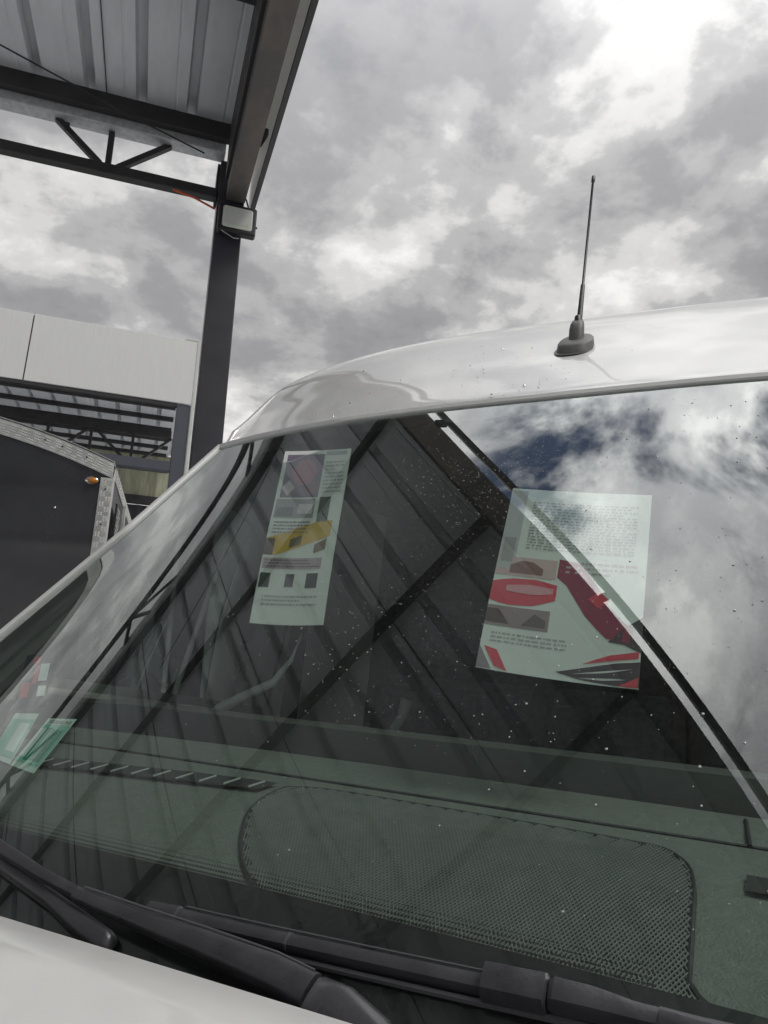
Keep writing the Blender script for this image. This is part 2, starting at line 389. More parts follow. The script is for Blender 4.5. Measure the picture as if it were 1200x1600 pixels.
# floodlight on the post
fl = empty('floodlight', (0.38 * CQ, (YB - 0.09) * CQ, CAMZ + 3.76 * CQ), 'square LED floodlight with pale lens fixed to the dark post', 'floodlight')
fl.scale = (CQ, CQ, CQ)
fb = MB().box((-0.142, -0.02, -0.122), (0.138, 0.05, 0.122), 0.012).build('housing', M['flood'], fl)
rr = []
for y, e in ((-0.021, 0.0), (-0.026, 0.006)):
    ring = []
    for (cx_, cz_, a0) in ((0.088, 0.072, 0), (-0.092, 0.072, 90), (-0.092, -0.072, 180), (0.088, -0.072, 270)):
        for q in range(5):
            an = R(a0 + q * 22.5); ring.append((cx_ + math.cos(an) * (0.02 - e), y, cz_ + math.sin(an) * (0.02 - e)))
    rr.append(ring)
lens = MB().sweep(rr).build('lens', M['floodglass'], fl)
MB().box((-0.085, -0.0285, -0.062), (0.080, -0.0265, 0.062)).build('led_panel', M['floodled'], lens)
MB().box((-0.10, 0.051, -0.03), (0.09, 0.085, 0.03)).build('bracket', M['flood'], fl)
MB().tube([(0.138, 0.02, -0.02), (0.150, 0.02, -0.02)], 0.008, 8).build('bolt', M['flood'], fl)
MB().tube([(-0.11, -0.01, -0.123), (-0.07, -0.03, -0.16), (-0.02, -0.03, -0.185), (0.02, -0.03, -0.18)], 0.004, 6).build('cable_tail', mat('cable_grey', (0.3, 0.3, 0.3), 0.5), fl)

# ================================================================== the far canopy building
YF = 12.0
fo = Vector((0.35, YF, 0))
far = empty('far_shed', tuple(fo), 'open shed with white fascia and dark roof trusses behind the trailer', 'building')
def fbld(mb, name, m, parent=None, **kw):
    mb.v = [tuple(Vector(p) - fo) for p in mb.v]
    return mb.build(name, m, parent or far, **kw)
def fz(y): return CAMZ + 5.56 + 0.20 * (y - YF)
FX0 = -9.4
xsF = 0.46
for k in range(5):
    x1 = xsF - k * 2.565; x0 = x1 - 2.545
    fbld(MB().box((x0, YF - 0.02, CAMZ + 5.425), (x1, YF, CAMZ + 6.595), 0.004), 'fascia_panel', M['white_clad'])
fbld(MB().box((FX0 - 3, YF + 0.001, CAMZ + 5.45), (xsF - 0.01, YF + 0.03, CAMZ + 6.57)), 'fascia_backing', M['darkwall'])
fbld(MB().box((xsF - 0.2, YF - 0.03, CAMZ + 6.60), (xsF + 0.02, YF + 0.3, CAMZ + 6.625)), 'coping', M['fascia_white'])
fbld(MB().box((xsF + 0.006, YF - 0.028, CAMZ + 4.2), (xsF + 0.05, YF + 0.25, CAMZ + 6.60)), 'corner_flashing', M['fascia_white'])
fbld(MB().box((FX0 - 3, YF + 0.0, CAMZ + 5.37), (xsF - 0.22, YF + 0.08, CAMZ + 5.424)), 'edge_beam', M['steel'])
fbld(MB().box((0.235, YF + 0.0, 0), (0.455, YF + 0.22, CAMZ + 5.42), 0.006), 'column', M['bluegrey'])
fbld(MB().box((-5.6, YF + 0.0, 0), (-5.38, YF + 0.22, CAMZ + 5.42), 0.006), 'column', M['bluegrey'])
fbld(MB().box((-5.38, YF - 0.01, CAMZ + 4.235), (0.234, YF + 0.10, CAMZ + 4.395), 0.004), 'tie_beam', M['bluegrey'])
fs = None
for k in range(12):
    x0 = 0.44 - (k + 1) * 3 * PITCHR
    if fs is None:
        fs = fbld(roof_sheet_mesh(3, YF + 0.05, 18.6, fz), 'roof_sheet', M['galv'], solid=0.0012); fs.location = (x0, 0, 0)
    else: link_copy(fs, far, (x0, 0, 0))
for y in (12.75, 13.75, 14.8, 15.85, 16.9, 17.95):
    z = fz(y) - 0.004
    fbld(MB().box((FX0 - 3, y - 0.03, z - 0.08), (0.235, y + 0.03, z), 0.004), 'purlin', M['steel'])
TF = 14.0
fbld(MB().box((FX0 - 3, TF - 0.05, CAMZ + 5.57), (0.235, TF + 0.05, CAMZ + 5.72), 0.004), 'truss_chord', M['steel'])
fbld(MB().box((FX0 - 3, TF - 0.05, CAMZ + 4.90), (0.235, TF + 0.05, CAMZ + 5.02), 0.004), 'truss_chord', M['steel'])
PX = 0.73
for k in range(11):
    x = -0.44 - (k - 1) * PX
    fbld(MB().bar((x, TF, CAMZ + 5.01), (x, TF, CAMZ + 5.58), 0.05), 'truss_web', M['steel'])
    a, b = ((x, 5.58), (x - PX, 5.0)) if k % 2 == 0 else ((x, 5.0), (x - PX, 5.58))
    fbld(MB().bar((a[0] - 0.05, TF, CAMZ + a[1]), (b[0] + 0.08, TF, CAMZ + b[1]), 0.045), 'truss_web', M['steel'])
prb = [(0.44 - i * 0.12, 0.0 if i % 3 else 0.03) for i in range(100)]
fbld(MB().grid([[(x, 18.4 - d, z) for (x, d) in prb] for z in (CAMZ + 5.75, CAMZ + 6.85)]), 'light_sheet', M['translucent'], solid=0.002)
fbld(MB().grid([[(x, 18.42 - d, z) for (x, d) in prb] for z in (0, CAMZ + 5.55)]), 'back_wall', M['darkwall'], solid=0.002)
fbld(MB().box((FX0 - 3, 18.25, CAMZ + 5.55), (0.44, 18.36, CAMZ + 5.75)), 'girt', M['steel'])

# ================================================================== black trailer
tr = empty('box_trailer', (-0.16, 3.2, 0), 'black box trailer with bright chequer plate edging beside the van', 'trailer')
tr.rotation_euler = (0, 0, R(-5.0))
TW, TL, TB = 1.9, 3.4, 0.42
def ttop(x):                             # x from 0 (right corner) to -TW
    u = -x / TW
    return CAMZ + 1.115 + 0.20 * (1 - abs(2 * u - 1) ** 2.0) + 0.01
xsT = [-TW * i / 24 for i in range(25)]
def panel_rows(inset, y):
    lo = [(x, y, TB) for x in xsT]; hi = [(x, y, ttop(x) - inset) for x in xsT]; return [lo, hi]
MB().grid(panel_rows(0.0, 0.0)).build('front_panel', M['trailer'], tr)
MB().grid([[(0, y, TB) for y in (0.021, TL)], [(0, y, ttop(0)) for y in (0.021, TL)]]).build('side_panel', M['trailer'], tr)
MB().grid([[(-TW, y, TB) for y in (0.021, TL)], [(-TW, y, ttop(-TW)) for y in (0.021, TL)]]).build('side_panel', M['trailer'], tr)
MB().grid(panel_rows(0.0, TL)).build('rear_panel', M['trailer'], tr, solid=0.02)
MB().grid([[(x, y, ttop(x) + 0.002) for x in xsT] for y in (-0.003, TL)]).build('roof', M['trailer'], tr)
ET = 0.060
topo = [[(x, -0.006, ttop(x) + 0.006) for x in xsT], [(x, -0.006, ttop(x) - ET) for x in xsT]]
etop = MB().grid(topo).build('edge_plate', M['chequer'], tr, solid=0.003)
MB().grid([[(x, y, ttop(x) + 0.0135) for x in xsT] for y in (-0.0085, 0.06)]).build('edge_plate', M['chequer'], tr, solid=0.003)
ev = MB().grid([[(-0.045, -0.0065, TB), (0.003, -0.0065, TB), (0.003, 0.05, TB)], [(-0.045, -0.0065, ttop(0) - ET), (0.003, -0.0065, ttop(0) - ET), (0.003, 0.05, ttop(0))]]).build('corner_plate', M['chequer'], tr, solid=0.003)
MB().grid([[(-TW + 0.045, -0.0065, TB), (-TW - 0.003, -0.0065, TB), (-TW - 0.003, 0.05, TB)], [(-TW + 0.045, -0.0065, ttop(-TW) - ET), (-TW - 0.003, -0.0065, ttop(0) - ET), (-TW - 0.003, 0.05, ttop(0))]]).build('corner_plate', M['chequer'], tr, solid=0.003)
MB().grid([[(0.004, y, ttop(0) - ET * 0.8) for y in (0.051, TL)], [(0.004, y, ttop(0) + 0.004) for y in (0.051, TL)]]).build('edge_plate', M['chequer'], tr, solid=0.003)
# raised treads of the chequer plate
tm = MB(); row = 0
def tread(c, d, nrm, ln=0.0085, w=0.0022, h=0.0012):
    c, d, nrm = Vector(c), Vector(d).normalized(), Vector(nrm); s_ = d.cross(nrm)
    v = [c + d * ln, c + s_ * w, c - d * ln, c - s_ * w, c + d * ln * 0.5 + nrm * h, c - d * ln * 0.5 + nrm * h]
    tm.add(v, [(0, 1, 4), (1, 2, 5, 4), (2, 3, 5), (3, 0, 4, 5)])
i = 0; x = -0.006
while x > -0.9:
    blk = int(-x / 0.022)
    for r_ in range(5):
        z = ttop(x) - 0.008 - r_ * 0.0115
        sgn = 1 if (blk + (r_ > 2)) % 2 else -1
        tread((x, -0.0065, z), (1, 0, sgn * 0.9), (0, -1, 0))
    x -= 0.0072
z = ttop(0) - ET - 0.01
while z > 1.2:
    blk = int(z / 0.022)
    for r_ in range(4):
        tread((-0.004 - r_ * 0.011, -0.007, z), (1, 0, 0.9 if (blk + r_ // 2) % 2 else -0.9), (0, -1, 0))
    z -= 0.0075
y = 0.06
while y < 1.2:
    blk = int(y / 0.022)
    for r_ in range(4):
        tread((0.0045, y, ttop(0) - 0.004 - r_ * 0.011), (0, 1, 0.9 if (blk + r_ // 2) % 2 else -0.9), (1, 0, 0))
    y += 0.0075
tm.build('tread_pattern', M['chequer'], tr, kind='stuff')
def rivet(x, z):
    mb = MB(); rg = []
    for y, r_ in ((-0.0098, 0.004), (-0.0115, 0.0035), (-0.0125, 0.0015)): rg.append([(x + math.cos(a * math.pi / 4) * r_, y, z + math.sin(a * math.pi / 4) * r_) for a in range(8)])
    return mb.sweep(rg).build('rivet', M['steel'], tr)
for q in (0.11, 0.21, 0.28, 0.52, 0.66): rivet(-q, ttop(-q) - 0.022)
for q in (0.05, 0.2, 0.4): rivet(-0.022, ttop(0) - ET - q)
lm = empty('m', (0, 0, 0)); bpy.data.objects.remove(lm)
def dome(cx, cy, cz, rx, rz, d, n=16, k=5):
    rg = []
    for j in range(k):
        a = math.pi / 2 * j / k
        rg.append([(cx + math.cos(2 * math.pi * i / n) * rx * math.cos(a), cy - d * math.sin(a), cz + math.sin(2 * math.pi * i / n) * rz * math.cos(a)) for i in range(n)])
    return MB().sweep(rg)
lo = dome(-0.080, -0.001, CAMZ + 1.050, 0.028, 0.018, 0.008).build('marker_lamp', M['chrome'], tr, smooth=True)
dome(-0.075, -0.006, CAMZ + 1.048, 0.020, 0.014, 0.014).build('amber_lens', M['amber'], lo, smooth=True)
bo = dome(-0.205, -0.001, CAMZ + 0.92, 0.006, 0.006, 0.005, 10, 4).build('bolt', M['chrome'], tr, smooth=True)
# perforated side step plate behind the corner
vz = []
vt = MB().box((0.012, 0.10, 1.2), (0.02, 0.30, CAMZ + 0.99)).build('side_vent', M['plastic'], tr)
sv = MB()
for a in range(4):
    for b_ in range(40):
        z = CAMZ + 0.97 - b_ * 0.018
        sv.tube([(0.0205, 0.12 + a * 0.022 + 0.011 * (b_ % 2), z), (0.0225, 0.12 + a * 0.022 + 0.011 * (b_ % 2), z)], 0.0065, 6)
sv.build('vent_studs', M['chequer'], vt, kind='stuff')
MB().box((0.012, 0.36, 1.2), (0.024, 0.39, CAMZ + 1.06)).build('trim_strip', M['chequer'], tr)
for sx in (-0.1, -TW + 0.1):
    for yy in (1.5, 2.25):
        gz = 0.32
        w_ = MB().tube([(sx - 0.09, yy, gz), (sx + 0.09, yy, gz)], 0.32, 28).build('wheel', M['tyre'], tr, smooth=True)
        MB().tube([(sx - 0.095, yy, gz), (sx + 0.095, yy, gz)], 0.19, 20).build('rim', M['alloy'], w_, smooth=True)
MB().box((-TW + 0.02, 0.03, TB - 0.1), (-0.02, TL - 0.02, TB + 0.004)).build('chassis', M['steel'], tr)
MB().bar((-TW / 2, -1.1, TB - 0.03), (-TW / 2, 0.05, TB - 0.03), 0.08, 0.08).build('drawbar', M['steel'], tr)
MB().tube([(-TW / 2, -0.7, 0.0), (-TW / 2, -0.7, TB)], 0.03, 10).build('jockey_leg', M['steel'], tr)

# ================================================================== the van
van = empty('white_van', label='white high roof van with black wipers and paper sheets inside the windscreen', cat='van', mtx=VMAT)
# ---- windscreen surface in model units
ZB, ZT = -0.19, 0.5635
def gl(x, Z):
    t = (Z + 0.17) / 0.7335
    w = 0.77 - 0.094 * t; bow = 0.1442 - 0.0862 * t; p = 3.22 if x > 0 else 2.79
    u = abs(x); c = min(u, 0.68)
    return 1.15 - 0.9132 * (0.5635 - Z) + bow * ((c / w) ** p + p * (c / w) ** (p - 1) * (u - c) / w) - 0.0403 * x
def gw(Z): return float(np.interp(Z, [-0.22, 0.07, 0.31, 0.56], [0.90, 0.838, 0.772, 0.742]))
def gn(x, Z):
    e = 1e-3
    n = Vector(((gl(x + e, Z) - gl(x - e, Z)) / 2 / e, -1, (gl(x, Z + e) - gl(x, Z - e)) / 2 / e)); return n.normalized()
def G(x, Z, off=0.0):
    p = Vector((x, gl(x, Z), Z)) + gn(x, Z) * off
    return P(*p)
def ztop(a): return ZT - 0.005 * abs(a) ** 3
def zbot(a): return ZB - 0.03 * abs(a) ** 2
NA, NV = 49, 33
def glass_rows(off, f0=0.0, f1=1.0, n=NV, na=NA, a0=-1, a1=1):
    rows = []
    for j in range(n):
        f = lerp(f0, f1, j / (n - 1)); r = []
        for i in range(na):
            a = lerp(a0, a1, i / (na - 1)); Z = lerp(zbot(a), ztop(a), f)
            r.append(G(a * gw(Z), Z, off))
        rows.append(r)
    return rows
ws = MB().grid(glass_rows(0.0)).build('windscreen', M['glass'], van, smooth=True)
# black ceramic border printed on the inner face
fr = MB()
rows = []
for f in (0.0, 0.35, 0.7, 1.0):
    r = []
    for i in range(NA):
        a = lerp(-1, 1, i / (NA - 1)); Ze = -0.117 - 0.030 * abs(a) ** 2
        Z = lerp(zbot(a), Ze, f); r.append(G(a * gw(Z), Z, -0.004))
    rows.append(r)
fr.grid(rows)
rows = [[G(a * gw(lerp(zbot(a), ztop(a), f)), lerp(zbot(a), ztop(a), f), -0.004) for f in [j / 24 for j in range(25)]] for a in (-1, -0.988)]
fr.grid(rows)
rows = [[G(a * gw(lerp(zbot(a), ztop(a), f)), lerp(zbot(a), ztop(a), f), -0.004) for f in [j / 24 for j in range(25)]] for a in (1, 0.988)]
fr.grid(rows)
fr.build('ceramic_border', M['frit'], ws)
# dotted fade at the top of the border
dm = MB()
for k in range(4):
    n_ = 260
    for i in range(n_):
        a = lerp(-0.5, 0.28, (i + 0.5 * (k % 2)) / n_); Z = -0.117 - 0.030 * a * a + 0.0012 + k * 0.0027
        c = G(a * gw(Z), Z, -0.0042); r_ = (0.00125 - 0.00022 * k) * S
        u = (G(a * gw(Z) + 0.01, Z, -0.0042) - c).normalized(); v_ = (G(a * gw(Z), Z + 0.01, -0.0042) - c).normalized()
        dm.add([c + (u * math.cos(q * math.pi / 3) + v_ * math.sin(q * math.pi / 3)) * r_ for q in range(6)], [(0, 1, 2, 3, 4, 5)])
dm.build('dot_fade', M['frit'], ws, kind='stuff')

# ---- roof
RC = [(1.15, .5635), (1.18, .600), (1.31, .734), (1.50, .900), (1.73, 1.055), (2.0, 1.17), (2.4, 1.24), (3.2, 1.27), (5.0, 1.26)]
RE = [(.748, 1.226, .556), (.765, 1.272, .588), (.787, 1.365, .668), (.80, 1.52, .835), (.815, 1.74, 1.0), (.825, 2.0, 1.11), (.83, 2.4, 1.17), (.83, 3.2, 1.19), (.83, 5.0, 1.18)]
def catmull(pts, n):
    out = []; m = len(pts)
    for i in range(m - 1):
        p0, p1, p2, p3 = (np.array(pts[max(i - 1, 0)]), np.array(pts[i]), np.array(pts[i + 1]), np.array(pts[min(i + 2, m - 1)]))
        for k in range(n):
            t = k / n
            out.append(0.5 * ((2 * p1) + (-p0 + p2) * t + (2 * p0 - 5 * p1 + 4 * p2 - p3) * t * t + (-p0 + 3 * p1 - 3 * p2 + p3) * t ** 3))
    out.append(np.array(pts[-1])); return out
rc, re = catmull(RC, 8), catmull(RE, 8)
rows = []
for (yc, zc), (xe, ye, ze) in zip(rc, re):
    r = []
    for i in range(57):
        s_ = -1 + 2 * i / 56; a = math.copysign(1 - (1 - abs(s_)) ** 1.35, s_)
        fd = 1 - sstep((yc - 1.15) / 0.4); x = a * xe; x0 = a * RE[0][0]
        dl = gl(x0, ZT - 0.007 * abs(a) ** 3.6) - (1.15 + (RE[0][1] - 1.15) * abs(a) ** 3)
        r.append(P(x, yc + (ye - yc) * abs(a) ** 3 + dl * fd, zc + (ze - zc) * abs(a) ** 3.6))
    rows.append(r)
MB().grid(rows).build('roof', M['paint'], van, smooth=True, solid=0.012, angle=60)
# lip under the roof's front edge and the rubber seal
lip = []
for i in range(57):
    a = -1 + 2 * i / 56
    x = a * 0.742; z = .5635 - .0055 * abs(a) ** 3.6; y = gl(x, z)
    lip.append([P(x, y - 0.006, z + 0.004), P(x, y - 0.0085, z - 0.0035), P(x, y - 0.004, z - 0.0085), P(x, y + 0.012, z - 0.006), P(x, y + 0.012, z + 0.002)])
MB().sweep(lip).build('roof_lip', M['paint'], van, smooth=True, angle=60)
# ---- A pillars
for sgn, nm in ((-1, 'a_pillar'), (1, 'a_pillar')):
    rows = []
    for j in range(25):
        f = j / 24; Z = lerp(zbot(1), ztop(1), f); w = gw(Z); y = gl(sgn * w, Z)
        rows.append([P(sgn * (w + dx), y + dy, Z + dz) for (dx, dy, dz) in ((-0.004, 0.012, 0), (-0.002, -0.004, 0.002), (0.006, -0.006, 0.003), (0.022, 0.006, 0.002), (0.034, 0.030, 0.0), (0.042, 0.08, 0.0), (0.045, 0.12, 0.0))])
    MB().grid(rows).build(nm, M['paint'], van, smooth=True, angle=70)
# ---- sides
def side_top(y):
    """x, z of the upper boundary of the side panel at depth y"""
    if y < 1.31:
        Z = lerp(zbot(1), ztop(1), max(0, min(1, (y - 0.12 - gl(gw(zbot(1)), zbot(1))) / (1.19 - gl(gw(zbot(1)), zbot(1))))))
        return gw(Z) + 0.045, Z
    ys = [e[1] for e in re]; return float(np.interp(y, ys, [e[0] for e in re])), float(np.interp(y, ys, [e[2] for e in re]))
WHY = (0.02, 3.55); WR = 0.30
def sill(y):
    z = ZG + 0.24
    for c in WHY:
        d = abs(y - c)
        if d < WR + 0.05: z = max(z, ZG + WR * 0.96 + math.sqrt(max((WR + 0.05) ** 2 - d * d, 0)))
    return z
ysd = [0.78 + 0.03 * i for i in range(30)] + [1.70 + 0.1 * i for i in range(34)]
NZ = 26
for sgn in (-1, 1):
    rows = []; info = []
    for y in ysd:
        xt, zt = side_top(y); r = []
        zw = min(max(zt - 0.08, 0.03), 0.48)
        for j in range(NZ):
            f = j / (NZ - 1); z = lerp(sill(y), 0.02, j / 13) if j < 13 else (lerp(0.02, zw, (j - 13) / 8) if j < 21 else lerp(zw, zt, (j - 21) / 4))
            if zt < 0.11: z = lerp(sill(y), zt, f)
            belt = lerp(0.905, 0.935, sstep((y - 0.6) / 0.8))
            bulge = sstep((zt - z) / 0.75)
            x = lerp(xt, belt, bulge) + 0.006 * math.sin(f * 3.1)
            r.append(P(sgn * x, y, z))
        rows.append(r)
    def keep(j, i):
        y = (ysd[j] + ysd[j + 1]) / 2
        return not (1.02 < y < 1.60 and 13 <= i < 21)
    sp = MB().grid(rows, keep).build('side_panel', M['paint'], van, smooth=True, solid=0.01, angle=50)
    wr = [[r[i] - Vector((sgn * 0.008, 0, 0)) for i in range(NZ)] for r in rows]
    MB().grid(wr, lambda j, i: not keep(j, i)).build('side_window', M['sideglass'], sp, smooth=True)
    # door gap, handle, lower trim
    for yy in (1.68,):
        xt, zt = side_top(yy)
        pts = [P(sgn * (lerp(xt, 0.935, sstep((zt - z) / 0.75)) + 0.0075), yy, z) for z in [lerp(sill(yy), zt - 0.05, q / 12) for q in range(13)]]
        MB().tube(pts, 0.004, 6).build('door_gap', M['rubber'], sp)
    MB().box(tuple(P(sgn * 0.938 - 0.012, 1.50, -0.16)), tuple(P(sgn * 0.938 + 0.012, 1.63, -0.13)), 0.008).build('door_handle', M['plastic'], sp)
    MB().box(tuple(P(sgn * 0.938 - 0.008, 1.0, -0.62)), tuple(P(sgn * 0.938 + 0.010, 3.1, -0.54)), 0.005).build('rubbing_strip', M['plastic'], sp)
    # lower corner panel between bonnet and door
    rows = []
    for y in [-0.28 + 0.04 * q for q in range(28)]:
        zt = -0.21 if y > 0.45 else lerp(-0.42, -0.21, sstep((y + 0.3) / 0.75)); r = []
        for j in range(9):
            z = lerp(sill(y), zt, j / 8); r.append(P(sgn * lerp(0.905, 0.87, sstep((0.3 - y) / 0.6)) * (1.0 - 0.06 * (j / 8) ** 3), y, z))
        rows.append(r)
    MB().grid(rows).build('front_wing', M['paint'], van, smooth=True, solid=0.01)
    # door mirror
    mo = MB().box(tuple(P(sgn * 1.03 - 0.08, 1.02, -0.30)), tuple(P(sgn * 1.03 + 0.08, 1.11, -0.04)), 0.03).build('door_mirror', M['plastic'], van, smooth=True)
    MB().box(tuple(P(sgn * 1.03 - 0.068, 1.1101, -0.28)), tuple(P(sgn * 1.03 + 0.068, 1.113, -0.06))).build('mirror_glass', M['chrome'], mo)
    MB().bar(P(sgn * 0.90, 1.06, -0.2), P(sgn * 0.98, 1.06, -0.2), 0.05, 0.04).build('mirror_arm', M['plastic'], mo)
# rear
rb = [[P(a * 0.90, 5.0, ZG + 0.26 + (1.22 - ZG - 0.26) * q / 6) for a in [-1 + 2 * i / 8 for i in range(9)]] for q in range(7)]
MB().grid(rb).build('rear_door_panel', M['paint'], van, solid=0.01)
# ---- bonnet and nose
def bon_edge(x): y = 0.432 + 0.10 * (x / 0.7) ** 2; return y, -0.352 * y
rows = []
for j in range(22):
    f = j / 21; r = []
    for i in range(41):
        a = -1 + 2 * i / 40; x = a * 0.80; ye, zee = bon_edge(x)
        yn = -0.30 + 0.16 * abs(a) ** 2.5
        y = lerp(ye, yn, f); z = zee - 0.20 * (ye - y) - 0.33 * max(0, (f - 0.25)) ** 2.2 - 0.03 * abs(a) ** 3 * f
        if j == 0: pass
        r.append(P(x, y, z))
    rows.append(r)
# rolled rear edge of the bonnet
r0 = [Vector(p) + Vector((0, 0.006, -0.010)) for p in rows[0]]; r1 = [Vector(p) + Vector((0, 0.004, -0.002)) for p in rows[0]]
MB().grid([r0, r1] + rows).build('bonnet', M['paint'], van, smooth=True, angle=80, solid=0.004)
nose_top = rows[-1]
nz = []
for q, (dy, zz_) in enumerate(((0.0, None), (-0.02, -0.60), (-0.03, -0.78), (-0.06, -0.86), (-0.06, -1.06), (-0.02, -1.10))):
    nz.append([(p if zz_ is None else Vector((p.x * (1 + 0.02 * q), p.y + dy * S, zz_ * S + H))) for p in nose_top])
MB().grid(nz[:3]).build('front_panel', M['paint'], van, smooth=True, solid=0.008)
MB().grid(nz[2:]).build('bumper', M['plastic'], van, smooth=True, solid=0.008)
gr = MB().box(tuple(P(-0.34, -0.345, -0.74)), tuple(P(0.34, -0.315, -0.56)), 0.01).build('radiator_grille', M['plastic'], van)
for k in range(4): MB().box(tuple(P(-0.33, -0.352, -0.725 + k * 0.045)), tuple(P(0.33, -0.346, -0.712 + k * 0.045))).build('grille_slat', M['rubber'], gr)
for sgn in (-1, 1):
    hl = MB().box(tuple(P(sgn * 0.56 - 0.14, -0.30, -0.66)), tuple(P(sgn * 0.56 + 0.14, -0.16, -0.52)), 0.04).build('headlight', M['lampglass'], van, smooth=True)
    for wy in WHY:
        w_ = MB().tube([P(sgn * 0.73, wy, ZG + WR), P(sgn * 0.91, wy, ZG + WR)], WR * S, 32).build('wheel', M['tyre'], van, smooth=True)
        MB().tube([P(sgn * 0.74, wy, ZG + WR), P(sgn * 0.915, wy, ZG + WR)], WR * S * 0.6, 24).build('rim', M['alloy'], w_, smooth=True)
# cowl below the glass
rows = []
for (dy, dz) in ((-0.02, -0.045), (0.02, -0.055), (0.12, -0.06)):
    rows.append([P(a * 0.80, bon_edge(a * 0.80)[0] + dy, bon_edge(a * 0.80)[1] + dz) for a in [-1 + 2 * i / 30 for i in range(31)]])
MB().grid(rows).build('cowl_panel', M['plastic'], van, smooth=True, solid=0.004)

# ---- dashboard
prof = [(0.50, -0.26), (0.52, -0.19), (0.56, -0.163), (0.62, -0.138), (0.70, -0.101), (0.78, -0.0725), (0.846, -0.0635), (0.849, -0.067), (0.852, -0.063), (0.90, -0.047), (0.945, -0.040), (0.955, -0.050), (0.965, -0.085), (1.03, -0.085), (1.045, -0.035), (1.065, -0.002), (1.085, 0.006), (1.105, 0.0), (1.13, -0.05), (1.16, -0.20), (1.20, -0.45)]
rows = []
for (y, z) in prof:
    r = []
    for i in range(41):
        a = -1 + 2 * i / 40
        r.append(P(a * 0.82, y + 0.10 * abs(a) ** 3 * (1 if y < 0.9 else 0.2), z - (0.012 * abs(a) ** 3 if y < 0.95 else 0.0) - (0.04 * max(0, abs(a) - 0.85) if y > 1.03 else 0)))
    rows.append(r)
dash = MB().grid(rows[:11]).build('dashboard', M['dash'], van, smooth=True, angle=35)
MB().grid(rows[10:16]).build('shaded_dash_recess', mat('shaded_dash_recess', (0.030, 0.032, 0.032), 0.7), dash, smooth=True, angle=35)  # the recess's shade is put into its colour, darker than the dash
MB().grid(rows[15:]).build('dash_hood', mat('dash_hood', (0.075, 0.08, 0.076), 0.6, var=0.2, vscale=60), dash, smooth=True, angle=35)
def dz(y): return float(np.interp(y, [p[0] for p in prof], [p[1] for p in prof]))
# speaker grille outline (x, y) on the dash
ol = [(-0.073, 0.60), (-0.128, 0.645), (-0.168, 0.70), (-0.182, 0.745), (-0.175, 0.780), (-0.152, 0.797), (-0.11, 0.803), (0.0, 0.800), (0.10, 0.796), (0.185, 0.790), (0.222, 0.782), (0.244, 0.760), (0.252, 0.725), (0.254, 0.68), (0.256, 0.62), (0.258, 0.58), (-0.05, 0.58)]
ol = [tuple(p) for p in catmull([ol[-1]] + ol, 4)]
def D(x, y, off): return P(x, y, dz(y) + off)
pan = MB(); cxy = (0.05, 0.69)
pan.add([D(x, y, 0.0012) for (x, y) in ol] + [D(lerp(cxy[0], x, .5), lerp(cxy[1], y, .5), 0.0012) for (x, y) in ol] + [D(*cxy, 0.0012)],
        [(i, (i + 1) % len(ol), len(ol) + (i + 1) % len(ol), len(ol) + i) for i in range(len(ol))] + [(len(ol) + i, len(ol) + (i + 1) % len(ol), 2 * len(ol)) for i in range(len(ol))])
spk = pan.build('speaker_grille', M['dashdark'], dash)
rim = MB(); rim.tube([D(x, y, 0.0018) for (x, y) in ol[2:-6]], 0.0024, 6); rim.build('grille_rim', M['dashdark'], spk, smooth=True)
def inside(x, y):
    c = False; n_ = len(ol); j = n_ - 1
    for i in range(n_):
        if (ol[i][1] > y) != (ol[j][1] > y) and x < (ol[j][0] - ol[i][0]) * (y - ol[i][1]) / (ol[j][1] - ol[i][1]) + ol[i][0]: c = not c
        j = i
    return c
gm = MB()
def lattice(ang, step, wdt, off):
    ca, sa = math.cos(R(ang)), math.sin(R(ang)); k = -0.4
    while k < 0.4:
        run = None; t = -0.4
        while t < 0.4:
            x = cxy[0] + ca * t - sa * k; y = cxy[1] + sa * t + ca * k
            ok = 0.565 < y < 0.81 and inside(x, y)
            if ok and run is None: run = (x, y, t)
            if (not ok or t + 0.008 >= 0.4) and run is not None:
                n_ = max(1, int((t - run[2]) / 0.03)); pv = None
                for q in range(n_ + 1):
                    tt = lerp(run[2], t - 0.008, q / n_); x2 = cxy[0] + ca * tt - sa * k; y2 = cxy[1] + sa * tt + ca * k
                    p_ = D(x2, y2, off)
                    if pv is not None and (p_ - pv).length > 1e-4: gm.bar(pv, p_, wdt, 0.0012)
                    pv = p_
                run = None
            t += 0.008
        k += step
lattice(62, 0.0031, 0.0010, 0.0032)
lattice(118, 0.0031, 0.0008, 0.0025)
gm.build('grille_mesh', M['mesh_grey'], spk, kind='stuff')
# defroster slots
def slot(x0, x1, y0, y1, nf):
    pts = []
    for q in range(9): pts.append((lerp(x0, x1, q / 8), lerp(y0, y1, q / 8)))
    def bend(x): return 0.10 * abs(x / 0.82) ** 3, -0.012 * abs(x / 0.82) ** 3
    rows = []
    for dy in (-0.013, 0.013):
        rows.append([D(x + (0.006 if dy > 0 else -0.004) * (1 if q == 8 else 0), y + dy, 0.0045 + bend(x)[1]) + Vector((0, bend(x)[0] * S, 0)) for q, (x, y) in enumerate(pts)])
    so_ = MB().grid(rows).build('defroster_slot', M['dashdark'], dash)
    for k in range(nf):
        f = (k + 0.5) / nf; x = lerp(x0, x1, f); y = lerp(y0, y1, f); b_ = Vector((0, bend(x)[0] * S, bend(x)[1] * S))
        MB().bar(D(x - 0.002, y - 0.011, 0.0052) + b_, D(x + 0.006, y + 0.009, 0.0052) + b_, 0.0013, 0.002).build('vent_fin', M['trimlight'], so_)
slot(-0.62, -0.195, 0.735, 0.775, 13)
slot(0.290, 0.60, 0.742, 0.735, 9)
